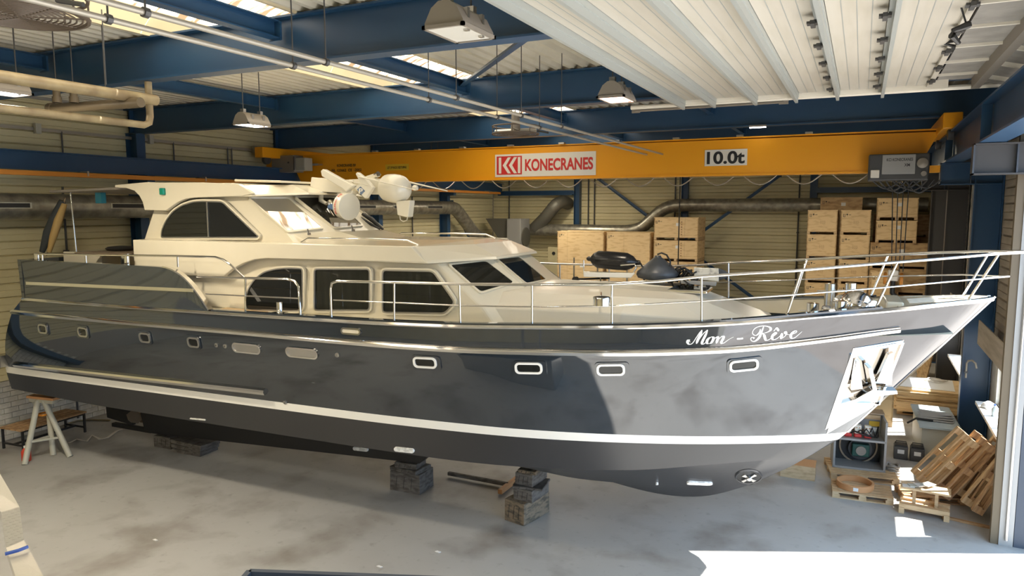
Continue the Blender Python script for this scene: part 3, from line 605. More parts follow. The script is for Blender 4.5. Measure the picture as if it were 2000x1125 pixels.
# ================================================================ THE YACHT (u forward, v to starboard, z up)
Y = tag(empty('motor_yacht', BO, TH), 'long motor yacht with dark navy hull and cream cabins on wooden blocks', 'yacht')
def V(u, v, z): return Vector((u, -v, z))
def interp(x, xs, ys):
    if x <= xs[0]: return ys[0]
    for i in range(len(xs) - 1):
        if x <= xs[i + 1]: return ys[i] + (ys[i + 1] - ys[i]) * (x - xs[i]) / (xs[i + 1] - xs[i])
    return ys[-1]
def sm(xs, ys, x):     # smooth (catmull-rom) interpolation
    n = len(xs)
    if x <= xs[0]: return ys[0]
    if x >= xs[-1]: return ys[-1]
    for i in range(n - 1):
        if x <= xs[i + 1]: break
    h = xs[i + 1] - xs[i]; t = (x - xs[i]) / h
    def sl(k):
        if k == 0: return (ys[1] - ys[0]) / (xs[1] - xs[0])
        if k == n - 1: return (ys[-1] - ys[-2]) / (xs[-1] - xs[-2])
        return (ys[k + 1] - ys[k - 1]) / (xs[k + 1] - xs[k - 1])
    a, b = sl(i) * h, sl(i + 1) * h
    return (2 * t ** 3 - 3 * t * t + 1) * ys[i] + (t ** 3 - 2 * t * t + t) * a + (-2 * t ** 3 + 3 * t * t) * ys[i + 1] + (t ** 3 - t * t) * b
SU = [-9, -8, -7.3, -5, -2, 0, 1.5, 2.9, 3.9, 4.9, 5.65, 6.35, 7.1, 7.8, 8.2, 8.36]; SV = [1.93, 2.0, 2.05, 2.12, 2.15, 2.15, 2.08, 1.86, 1.64, 1.38, 1.16, .93, .66, .38, .18, 0]
ZS = ([-8, -2.6, 1.58, 3, 3.92, 4.98, 5.64, 6.35, 7.22, 7.86, 8.36], [3.33, 3.37, 3.42, 3.46, 3.49, 3.55, 3.61, 3.69, 3.78, 3.86, 3.91])
def bs(u): return sm(SU, SV, u)
def zs(u): return sm(*ZS, u)
WU = [-9, -8.4, -5, 0, 1.5, 2.5, 3.5, 4.5, 5.3, 6.0, 6.45, 6.68]; WV = [1.68, 1.72, 1.75, 1.76, 1.70, 1.60, 1.40, 1.10, .78, .44, .18, 0]
def bw(u): return sm(WU, WV, u)
#  key rows: ua, uf, v(u), z(u)
rows = [
    (-8.35, 5.55, lambda u: 0, lambda u: sm([-8.4, -6, 0, 2.2, 3.2, 4.2, 4.9, 5.55], [1.02, .90, .86, .86, .76, .66, .74, 1.02], u)),
    (-8.5, 6.10, lambda u: .62 * bw(u) * (1 if u < 1 else max(0, 1 - (u - 1) / 5.6) ** .55), lambda u: sm([-8.5, -6, 0, 2.2, 3.2, 4.6, 5.5, 6.1], [1.24, 1.18, 1.18, 1.10, .98, 1.0, 1.2, 1.40], u)),
    (-8.60, 6.35, lambda u: bw(u + .22) - .05 if u < 3 else max(0, bw(u + .22) - .05 * (6.35 - u) / 3.35), lambda u: sm([-8.6, -6, 0, 2, 4, 5.2, 6.35], [1.38, 1.33, 1.34, 1.34, 1.40, 1.52, 1.60], u)),
    (-8.66, 6.66, bw, lambda u: interp(u, [-8.6, 6.7], [1.715, 1.845])),
    (-8.70, 6.77, lambda u: bw(u - .10) if u > 2 else bw(u), lambda u: interp(u, [-8.6, 6.7], [1.845, 1.965])),
]
zr = lambda u: sm([-8, -2.6, 1.85, 3.25, 4.23, 5.47, 6.36, 7.21, 8.0], [3.05, 3.08, 3.09, 3.12, 3.15, 3.24, 3.36, 3.50, 3.58], u)
rows.append((-7.80, 8.02, lambda u: max(0, bs(u + .34 * max(0, min(1, (u - 5.2) / 2.4))) + .012 * max(0, min(1, (6 - u) / 2))), zr))
rows.append((-7.42, 8.36, bs, zs))
NJ = 72
def rowpt(r, t):
    ua, uf, bf, zf = rows[r]; u = ua + (uf - ua) * t; v = max(0.0, bf(u))
    if t >= 1: v = 0
    return Vector((u, v, zf(u)))
ts = [0] + [1 - (1 - k / NJ) ** 1.35 for k in range(1, NJ)] + [1]
def skin(rlist):           # list of point rows (u,v,z) -> starboard and port surface
    m_ = MB()
    for s_ in (1, -1):
        ix = [[m_.p(V(q.x, q.y * s_, q.z)) for q in r] for r in rlist]
        for a, b in zip(ix, ix[1:]):
            for k in range(len(a) - 1): m_.f.append([a[k], a[k + 1], b[k + 1], b[k]])
    return m_
R_ = [[rowpt(i, t) for t in ts] for i in range(7)]
for j, t in enumerate(ts):
    k = min(1, max(0, (t - .82) / .14)); k = k * k * (3 - 2 * k); a, b, c_ = R_[4][j], R_[6][j], R_[5][j]; fz = (c_.z - a.z) / (b.z - a.z)
    R_[5][j] = c_.lerp(a.lerp(b, fz), k)
def stern_cap(m_, rl):
    for a, b in zip(rl, rl[1:]): m_.quad(V(a[0].x, a[0].y, a[0].z), V(b[0].x, b[0].y, b[0].z), V(b[0].x, -b[0].y, b[0].z), V(a[0].x, -a[0].y, a[0].z))
m_ = skin(R_[:4]); stern_cap(m_, R_[:4]); hb = m_.build('hull_bottom', 'bottom', Y, smooth=22)
m_ = skin(R_[3:5]); stern_cap(m_, R_[3:5]); m_.build('boot_stripe', 'white', Y, smooth=30)
# topsides with flare: spline rows between stripe, middle, rub rail and sheer
mid = []
for s_ in range(0, 9):
    f_ = s_ / 8; row = []
    for j, t in enumerate(ts):
        a, b = R_[4][j], R_[5][j]; bulge = .10 * math.sin(PI * f_) * (1 - t) ** .5 * (1 if t < .6 else (1 - t) / .4)
        ue = a.x + (b.x - a.x) * f_
        if t == 0: ue = a.x + (b.x - a.x) * (f_ ** .8)
        row.append(Vector((ue, max(0, a.y + (b.y - a.y) * f_ + (bulge if 0 < t < 1 or t == 0 else 0)), a.z + (b.z - a.z) * f_)))
    mid.append(row)
top = mid + [[Vector(((a.x + b.x) / 2, (a.y + b.y) / 2 , (a.z + b.z) / 2)) for a, b in zip(R_[5], R_[6])]] + [R_[6]]
m_ = skin(top); stern_cap(m_, top); hull = m_.build('hull_topside', 'navy', Y, smooth=40)
def bvh(obs):
    vs = []; fs = []
    for o in obs:
        n = len(vs); vs += [v.co.copy() for v in o.data.vertices]; fs += [[i + n for i in p_.vertices] for p_ in o.data.polygons]
    return BVHTree.FromPolygons(vs, fs)
# bulwark aft, above the sheer
ztop = lambda u: sm([-7.45, -3.75, -3.45, -3.2, -3.0, -2.85, -2.72, -2.60], [4.06, 4.05, 4.02, 3.93, 3.80, 3.66, 3.52, 3.38], u)
us = [-7.42 + .22 * k for k in range(16)] + [-3.9 + .08 * k for k in range(17)]
us = sorted(set(round(u, 3) for u in us if u < -2.6)) + [-2.6]
m_ = MB()
for s_ in (1, -1):
    rr_ = []
    for u in us:
        zt = ztop(u); zb = zs(u) - .01; o_ = bs(u) + .0
        rr_.append([V(u - (.04 * (zt - zb) if u < -7.4 else 0), (o_ + .02) * s_, zt), V(u, o_ * s_, (zt + zb) / 2), V(u, o_ * s_, zb), V(u, (o_ - .09) * s_, zb), V(u, (o_ - .09) * s_, zt)])
    m_.loft(rr_)
bulw = m_.build('bulwark', 'navy', Y, smooth=35)
m_ = MB().loft([[V(-7.46, 2.07, 4.06), V(-7.36, 2.07, 4.06), V(-7.36, 2.05, 3.30), V(-7.44, 2.05, 3.30)], [V(-7.46, -2.07, 4.06), V(-7.36, -2.07, 4.06), V(-7.36, -2.05, 3.30), V(-7.44, -2.05, 3.30)]])
m_.build('transom_bulwark', 'navy', Y)
HB = bvh([hull, bulw, hb])
HT = bvh([hull, bulw])
def hp(px, py, off=.0, tree=HT):          # pixel -> point and normal on the hull
    o = BI @ CP; d = (BI.to_3x3() @ ray(px, py)).normalized(); loc, n, i, dist = tree.ray_cast(o, d)
    if loc is None: return None, None
    if n.dot(d) > 0: n = -n
    return loc + n * off, n
def hside(u, z, off=0):                   # starboard side point at u,z
    loc, n, i, dist = HT.ray_cast(Vector((u, -6, z)), Vector((0, 1, 0)))
    if loc is None: return Vector((u, -.02, z)), Vector((0, -1, 0))
    if n.y > 0: n = -n
    return loc + n * off, n
# deck
dk = MB(); uu = [-7.4 + .4 * k for k in range(38)] + [7.9]
for a, b in zip(uu, uu[1:]):
    dk.quad(V(a, bs(a) - .06, 3.33 if a < 5 else 3.33 + .04 * (a - 5)), V(b, bs(b) - .06, 3.33 if b < 5 else 3.33 + .04 * (b - 5)), V(b, -bs(b) + .06, 3.33 if b < 5 else 3.33 + .04 * (b - 5)), V(a, -bs(a) + .06, 3.33 if a < 5 else 3.33 + .04 * (a - 5)))
dk.build('deck', 'creamdeck', Y)
m_ = MB()
for s_ in (1, -1): m_.quad(V(-2.75, 2.0 * s_, 3.345), V(-1.4, 2.0 * s_, 3.345), V(-1.9, 1.62 * s_, 3.345), V(-2.75, 1.62 * s_, 3.36))
m_.build('side_deck_teak', 'teak', Y)
# inner bulwark lining forward, cream
m_ = MB()
for s_ in (1, -1):
    ul = [3.0 + .25 * k for k in range(18)]
    m_.loft([[V(u, max(.01, bs(u) - .07) * s_, zs(u) - .01), V(u, max(.01, min(bs(u) - .10, -hside(u, 3.4 + .04 * max(0, u - 5))[0].y - .05)) * s_, 3.38 + .04 * max(0, u - 5))] for u in ul], closed=False)
m_.build('bulwark_lining', 'cream', Y)
# bow platform
def plat(u0, u1, z0, z1, ins):
    ul = [u0 + (u1 - u0) * k / 8 for k in range(9)]; a = [(u, max(.012, -hside(u, zs(u) - .09)[0].y - ins)) for u in ul]
    return [V(u, v, zs(u) - .07) for u, v in a] + [V(u, -v, zs(u) - .07) for u, v in a[::-1]], [V(u, v, z1(u) if callable(z1) else z1) for u, v in a] + [V(u, -v, z1(u) if callable(z1) else z1) for u, v in a[::-1]]
MB().loft(list(plat(7.25, 8.28, 3.5, lambda u: zs(u) + .0, .03))).build('bow_platform', 'cream', Y)
MB().box(7.12, 7.32, -.42, .42, 3.68, 3.83).build('anchor_locker_lid', 'cream', Y, bevel=.02)
for k in range(4):
    v_ = (k - 1.5) * .11; MB().loft([[V(u_, v_ + a, zs(u_) + b) for a, b in ((-.012, -.01), (.012, -.01), (.012, .012), (-.012, .012))] for u_ in (7.4, 7.75 - .04 * abs(k - 1.5))]).build('non_slip_rib', 'white', Y)
# cap rail on the sheer and rub rails
def strip(name, ul, vf, zf, sec, mm='steel', port=True, label=None):
    m_ = MB()
    for s_ in ((1, -1) if port else (1,)):
        m_.sweep([V(u, vf(u) * s_, zf(u)) for u in ul], [(x * s_, y) for x, y in sec])
    return m_.build(name, mm, Y, smooth=50)
ul = [-7.4 + .3 * k for k in range(49)] + [7.4, 7.6, 7.8, 7.95, 8.1, 8.2, 8.3]
strip('sheer_rail', [u for u in ul if u > -7.5], lambda u: bs(u) + .005, lambda u: zs(u) - .012, [(-.025, -.03), (.03, -.03), (.045, -.01), (.03, .02), (-.025, .02)])
strip('cap_rail', [-2.55 + .3 * k for k in range(33)], lambda u: max(0, bs(u) - .03), lambda u: zs(u) + .02, [(-.06, -.015), (.05, -.015), (.05, .012), (-.06, .012)], 'navy')
for s_ in (1, -1):
    MB().sweep([V(q.x, q.y * s_, q.z) for q in R_[5] if q.x < 7.3], [(x * s_, y) for x, y in [(-.05, -.055), (.035, -.04), (.05, 0), (.03, .035), (-.05, .05)]]).build('rub_rail', 'steel', Y, smooth=50)
def hullstrip(name, pts, sec, mm='steel'):
    P_ = []; N_ = []
    for px, py in pts:
        a, n = hp(px, py)
        if a is None: continue
        P_.append(a); N_.append(n)
    return MB().sweep(P_, sec, ups=N_).build(name, mm, Y, smooth=40)
def lerp_pts(a, b, n): return [(a[0] + (b[0] - a[0]) * k / n, a[1] + (b[1] - a[1]) * k / n) for k in range(n + 1)]
hullstrip('bulwark_strip', lerp_pts((52, 553), (379, 567), 12), [(-.028, 0), (-.028, .015), (.028, .015), (.028, 0)])
hullstrip('lower_rub_rail', lerp_pts((30, 711), (519, 765), 14), [(-.048, -.02), (-.048, .03), (-.02, .055), (.03, .055), (.048, .0), (.048, -.02)])
MB().sweep([V(u, bs(u) - .02, ztop(u) + .012) for u in us if u > -3.6], [(-.045, -.01), (.045, -.01), (.045, .015), (-.045, .015)]).build('bulwark_edge_strip', 'steel', Y, smooth=50)
MB().sweep([V(r_[-1].x - .004, 0, r_[-1].z) for r_ in top], [(-.012, -.012), (-.012, .012), (.012, .012), (.012, -.012)]).build('stem_band', 'steel', Y)
# swim platform rounding at the stern
m_ = MB(); m_.loft([[V(u, v * 1.88, z) for u, z in ((-8.55, 1.86), (-8.78, 1.90), (-8.85, 1.98), (-8.80, 2.08), (-8.5, 2.1))] for v in (1, .9, 0, -.9, -1)], closed=True); m_.build('swim_platform', 'steelr', Y, smooth=40)
# keel, skeg, rudder, propeller
m_ = MB(); prof = [(-6.8, .24), (.02, .56), (.2, .72), (.55, .90), (.3, .98), (-7.0, .98)]
m_.loft([[V(u, .10, z) for u, z in prof], [V(u, -.10, z) for u, z in prof]]); m_.build('keel', 'keel', Y)
m_ = MB().box(-7.9, -6.7, -.05, .05, .22, .30); m_.build('skeg_bar', 'keel', Y)
m_ = MB(); m_.loft([[V(u, .05, z) for u, z in ((-8.05, .40), (-7.25, .32), (-7.25, 1.05), (-8.1, 1.08))], [V(u, -.05, z) for u, z in ((-8.05, .40), (-7.25, .32), (-7.25, 1.05), (-8.1, 1.08))]]); m_.build('rudder', 'keel', Y, bevel=.02)
m_ = MB().lathe([(.03, -.12), (.08, -.08), (.08, .12), (.05, .2)], V(-7.0, 0, .68), (1, 0, 0), 14)
for k in range(4):
    t = PI / 2 * k + .5; d = Vector((0, math.cos(t), math.sin(t))); e = Vector((.25, -d.z * .3, d.y * .3)).normalized(); c_ = V(-7.0, 0, .68)
    ring = [c_ + d * (.06 + .28 * s) + e * w__ for s, w__ in ((0, .05), (.35, .14), (.75, .15), (1, .04), (1, -.04), (.75, -.15), (.35, -.14), (0, -.05))]
    m_.prism(ring, (.012, 0, 0))
m_.build('propeller', 'bronze', Y, smooth=40)
# anodes, scoops and thruster on the underwater hull
def plate_on(name, px0, py0, px1, py1, hh, mm, tree, off=.03):
    a, n = hp(px0, py0, 0, tree); b, n2 = hp(px1, py1, 0, tree)
    if a is None or b is None: return None
    d = (b - a); L = d.length; d.normalize(); w_ = n.cross(d).normalized(); k = 8; ring = []
    for i in range(k + 1): t = PI / 2 + PI * i / k; ring.append(a + d * (hh + math.cos(t) * hh) + w_ * math.sin(t) * hh)
    for i in range(k + 1): t = -PI / 2 + PI * i / k; ring.append(b - d * (hh - math.cos(t) * hh) + w_ * math.sin(t) * hh)
    return MB().prism([q - n * .05 for q in ring], n * (off + .05)).build(name, mm, Y, bevel=.006)
plate_on('hull_anode', 1341, 941, 1391, 943, .045, 'lead', HB)
KT = bvh([D.objects['keel'], hb])
plate_on('keel_anode', 691, 875, 720, 878, .035, 'lead', KT, .035); plate_on('keel_anode', 771, 876, 810, 880, .035, 'lead', KT, .035); plate_on('keel_vent', 372, 817, 402, 820, .012, 'lead', KT, .02)
a, n = hp(1462, 930, .0, HB)
if a is not None:
    e1 = (Vector((1, 0, 0)) - n * n.x).normalized(); e2 = n.cross(e1)
    def oval(rx, ry, off): return [hp(1462 + rx * math.cos(t), 930 + ry * math.sin(t), off, HB)[0] for t in [2 * PI * k / 32 for k in range(32)]]
    o_, i_ = oval(27, 14, .006), oval(24, 11.5, .02); o2_ = oval(26, 13, .022)
    m_ = MB(); ix = [[m_.p(q) for q in L_] for L_ in (o_, o2_, i_)]
    for A_, B_ in ((0, 1), (1, 2)):
        for k in range(32): m_.f.append([ix[A_][k], ix[A_][(k + 1) % 32], ix[B_][(k + 1) % 32], ix[B_][k]])
    th = m_.build('bow_thruster_rim', 'bottom', Y, smooth=40)
    m_ = MB(); g_ = [oval(24 * f_, 11.5 * f_, .012) for f_ in (1, .66, .33)]; ix = [[m_.p(q) for q in L_] for L_ in g_]; c0 = m_.p(a + n * .012)
    for A_, B_ in ((0, 1), (1, 2)):
        for k in range(32): m_.f.append([ix[A_][k], ix[A_][(k + 1) % 32], ix[B_][(k + 1) % 32], ix[B_][k]])
    for k in range(32): m_.f.append([ix[2][k], ix[2][(k + 1) % 32], c0])
    m_.build('tunnel_opening', 'black', th)
    pm = MB(); c_ = a + n * .03
    for k in range(4):
        t = PI / 2 * k + .6; d = e1 * math.cos(t) + e2 * math.sin(t); g_ = e1 * -math.sin(t) + e2 * math.cos(t)
        pm.prism([c_ + d * .02 + g_ * .012, c_ + d * .12 + g_ * .035, c_ + d * .12 - g_ * .02, c_ + d * .02 - g_ * .012], n * .01)
    pm.lathe([(.045, 0), (.04, .04), (.01, .06)], a + n * .02, n, 16); pm.build('thruster_propeller', 'steelr', th, smooth=40)
a, n = hp(1283, 943, .01, HB)
if a is not None: MB().lathe([(.02, -.02), (.02, .02)], a, n, 12).build('hull_sensor', 'lead', Y)

# portholes (pixel centre, width, height in metres)
def rrect(w_, h_, r_, n=5):
    pts = []
    for cx, cy, a0 in ((w_ / 2 - r_, h_ / 2 - r_, 0), (-w_ / 2 + r_, h_ / 2 - r_, 90), (-w_ / 2 + r_, -h_ / 2 + r_, 180), (w_ / 2 - r_, -h_ / 2 + r_, 270)):
        for k in range(n + 1): t = R(a0 + 90 * k / n); pts.append((cx + r_ * math.cos(t), cy + r_ * math.sin(t)))
    return pts
def ringmesh(m_, fn, outer, inner, d0, d1):     # frame between two loops of equal count
    o0 = [fn(x, y, d0) for x, y in outer]; o1 = [fn(x, y, d1) for x, y in outer]; i1 = [fn(x, y, d1) for x, y in inner]; i0 = [fn(x, y, d0) for x, y in inner]
    n = len(o0); ix = [[m_.p(q) for q in L_] for L_ in (o0, o1, i1, i0)]
    for a, b in ((0, 1), (1, 2), (2, 3)):
        for k in range(n): m_.f.append([ix[a][k], ix[a][(k + 1) % n], ix[b][(k + 1) % n], ix[b][k]])
def frame_at(px, py):
    a, n = hp(px, py, 0); ex = (Vector((1, 0, 0)) - n * n.x).normalized(); ez = n.cross(ex)
    if ez.z < 0: ez = -ez
    return lambda x, z, d: a + ex * x + ez * z + n * d
def porthole(px, py, w_, h_, aft=True, pocket=True):
    fn = frame_at(px, py); m2 = MB()
    m2.prism([fn(x + (-.03 if aft else .015), z + (0 if aft else -.012), -.01) for x, z in rrect(w_ + .08, h_ + .06, .05)], fn(0, 0, .016) - fn(0, 0, -.01))
    p_ = m2.build('porthole', 'navy', Y)
    m3 = MB(); ringmesh(m3, fn, rrect(w_, h_, .062), rrect(w_ - .06, h_ - .055, .04), .01, .035); m3.build('porthole_frame', 'steelr' if aft else 'white', p_, smooth=40)
    m4 = MB(); m4.prism([fn(x, z, .012) for x, z in rrect(w_ - .06, h_ - .055, .03)], fn(0, 0, .006) - fn(0, 0, 0)); m4.build('pane', 'glass', p_)
for px, py in ((85, 642), (163, 648), (284, 659), (379, 668)): porthole(px + 1, py, .26, .175)
for px, py, w_ in ((831, 707, .36), (1033, 718, .38), (1193, 721, .37), (1452, 712, .37)): porthole(px, py, w_, .165, False)
def vent(px, py, w_, h_, name, label=None, mm='steelr', fm='steel'):
    fn = frame_at(px, py); m2 = MB(); ringmesh(m2, fn, rrect(w_, h_, h_ / 2 - .002, 8), rrect(w_ - .05, h_ - .05, h_ / 2 - .027, 8), -.005, .022); p_ = m2.build(name, fm, Y, smooth=40)
    m3 = MB().prism([fn(x, z, 0) for x, z in rrect(w_ - .05, h_ - .05, h_ / 2 - .027, 8)], fn(0, 0, .012) - fn(0, 0, 0)); m3.build('cover', mm, p_)
    return p_
vent(482, 680, .58, .165, 'oval_vent'); vent(590, 689, .60, .165, 'oval_vent')
vent(686, 647, .34, .10, 'fairlead', mm='cream')
for px, py in ((423, 674), (440, 676), (659, 693), (100, 738 - 90), (557, 786 - 0)):
    a, n = hp(px, py, 0)
    if a is not None and px != 100: MB().lathe([(.035, -.01), (.035, .015), (.018, .02), (.016, -.0)], a, n, 16).build('hull_fitting', 'steelr', Y, smooth=40)

# anchor plate and anchor
def quadgrid(m_, A, B_, C_, D_, off, n=10):
    g_ = []
    for i in range(n + 1):
        row = []
        for j in range(n + 1):
            s, t = i / n, j / n; x = (A[0] * (1 - s) + B_[0] * s) * (1 - t) + (D_[0] * (1 - s) + C_[0] * s) * t; y = (A[1] * (1 - s) + B_[1] * s) * (1 - t) + (D_[1] * (1 - s) + C_[1] * s) * t
            a, nn = hp(x, y, off); row.append(a)
        g_.append(row)
    for i in range(n):
        for j in range(n):
            q = (g_[i][j], g_[i + 1][j], g_[i + 1][j + 1], g_[i][j + 1])
            if None not in q: m_.quad(*q)
    return m_
ap = quadgrid(MB(), (1666, 680), (1765, 664), (1704, 795), (1607, 851), .006, 14).build('anchor_plate', 'steel', Y, smooth=60); ap['label'] = 'polished steel plate around the anchor at the bow'
def hsweep(pts, sec, par, name, mm='steel', closed=False):
    P_ = []; N_ = []
    for px, py in pts:
        a, n = hp(px, py)
        if a is not None: P_.append(a); N_.append(n)
    return MB().sweep(P_, sec, ups=N_, closed=closed).build(name, mm, par, smooth=40)
loop = lerp_pts((1670, 684), (1761, 668), 6)[:-1] + lerp_pts((1761, 668), (1714, 787), 6)[:-1] + lerp_pts((1714, 787), (1638, 785), 6)[:-1] + lerp_pts((1638, 785), (1670, 684), 6)[:-1]
hsweep(loop, [(-.018, 0), (-.018, .035), (.018, .035), (.018, 0)], ap, 'pocket_rim', 'steel', True)
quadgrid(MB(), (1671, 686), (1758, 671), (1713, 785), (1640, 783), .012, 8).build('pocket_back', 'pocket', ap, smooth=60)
def hpoly(pts, o0, o1, name, mm, par):
    a_ = [hp(px, py, o0)[0] for px, py in pts]; b_ = [hp(px, py, o1)[0] for px, py in pts]
    if None in a_ or None in b_: return None
    return MB().loft([a_, b_]).build(name, mm, par, bevel=.004)
hpoly([(1665, 698), (1671, 696), (1677, 750), (1655, 753)], .05, .11, 'anchor_fluke', 'steel', ap)
hpoly([(1727, 684), (1738, 681), (1732, 742), (1703, 737)], .05, .11, 'anchor_fluke', 'steel', ap)
hpoly([(1684, 706), (1691, 704), (1700, 747), (1692, 749)], .04, .17, 'anchor_shank', 'steel', ap)
hpoly([(1663, 766), (1692, 750), (1739, 750), (1739, 755), (1697, 762), (1664, 770)], .05, .14, 'anchor_crown', 'steel', ap)
hpoly([(1637, 785), (1711, 762), (1713, 767), (1660, 784)], .01, .05, 'pocket_lip', 'steel', ap)

# name lettering: brush strokes on the hull, pixel space mapped to the painted band
def stroke(m_, pts, w0=1.0, off=.006, nib=(.78, -.62), thin=.9, thick=2.9):
    P_ = []
    n = len(pts)                                     # catmull-rom refine
    for i in range(n - 1):
        p0 = pts[max(0, i - 1)]; p1 = pts[i]; p2 = pts[i + 1]; p3 = pts[min(n - 1, i + 2)]
        for k in range(6):
            t = k / 6; P_.append(tuple(.5 * ((2 * p1[c]) + (-p0[c] + p2[c]) * t + (2 * p0[c] - 5 * p1[c] + 4 * p2[c] - p3[c]) * t * t + (-p0[c] + 3 * p1[c] - 3 * p2[c] + p3[c]) * t ** 3) for c in (0, 1)))
    P_.append(pts[-1]); L_ = []; R2 = []
    for i, q in enumerate(P_):
        a = P_[max(0, i - 1)]; b = P_[min(len(P_) - 1, i + 1)]; dx_, dy_ = b[0] - a[0], b[1] - a[1]; l = math.hypot(dx_, dy_) or 1; dx_ /= l; dy_ /= l
        down = max(0, dy_) ; wd = (thin + (thick - thin) * (down ** 1.5)) * w0 / 2 * min(1, .35 + 3 * min(i, len(P_) - 1 - i) / len(P_))
        nx, ny = -dy_, dx_
        a1 = hp(q[0] + nx * wd, q[1] + ny * wd, off)[0]; b1 = hp(q[0] - nx * wd, q[1] - ny * wd, off)[0]; L_.append(a1); R2.append(b1)
    for i in range(len(P_) - 1):
        q = (L_[i], L_[i + 1], R2[i + 1], R2[i])
        if None not in q: m_.quad(*q)
# coordinates below: the letter shapes at their place on the bow band
def zc(l): return [(1330 + x / 8.0, 620 + y / 8.0) for x, y in l]
lm = MB(); K = 1.9
for st in ([(150, 385), (128, 372), (135, 352), (110, 358), (102, 390), (130, 418), (180, 400), (235, 320), (290, 235), (328, 195)],
           [(328, 195), (300, 270), (262, 350), (240, 410)], [(240, 410), (290, 330), (350, 250), (415, 192)], [(415, 192), (390, 260), (350, 340), (328, 395), (340, 415), (375, 400), (420, 350)],
           [(470, 305), (430, 330), (405, 370), (412, 405), (445, 405)], [(470, 300), (505, 310), (500, 350), (470, 395), (440, 408)], [(480, 308), (520, 325), (550, 310), (580, 292)],
           [(585, 292), (572, 340), (548, 405)], [(550, 400), (590, 340), (630, 300), (655, 292), (665, 305), (650, 345), (630, 385), (640, 405), (680, 390), (750, 340), (822, 303)]):
    stroke(lm, zc(st), K)
lm.build('name_lettering', 'white', Y, recalc=False)['label'] = 'white script word Mon'; lm = MB()
stroke(lm, zc([(870, 333), (880, 333), (925, 331), (960, 326), (970, 325)]), K, thin=1.7, thick=1.7)
lm.build('name_dash', 'white', Y, recalc=False); lm = MB()
for st in ([(1240, 180), (1225, 230), (1180, 275), (1135, 270), (1115, 235), (1140, 185), (1200, 145), (1290, 130), (1370, 145), (1400, 175), (1380, 210), (1310, 240), (1260, 245)],
           [(1290, 140), (1260, 220), (1220, 310), (1160, 365), (1110, 368), (1088, 335), (1105, 310), (1135, 315), (1130, 335)],
           [(1262, 245), (1295, 270), (1310, 320), (1330, 355), (1370, 345), (1420, 310)],
           [(1400, 305), (1440, 290), (1480, 260), (1495, 240), (1475, 235), (1435, 270), (1420, 315), (1440, 345), (1490, 330), (1540, 290), (1570, 245)],
           [(1575, 240), (1570, 290), (1555, 335)], [(1555, 335), (1610, 300), (1650, 250), (1645, 220), (1625, 230), (1635, 255), (1680, 265)],
           [(1680, 268), (1730, 260), (1790, 235), (1805, 212), (1780, 208), (1735, 240), (1712, 285), (1730, 322), (1780, 310), (1840, 260), (1888, 218)],
           [(1445, 215), (1470, 185), (1490, 155)], [(1490, 155), (1510, 185), (1525, 212)]):
    stroke(lm, zc(st), K)
ln = lm.build('name_lettering', 'white', Y, recalc=False); ln['label'] = 'white script word Reve with a circumflex on the first e'

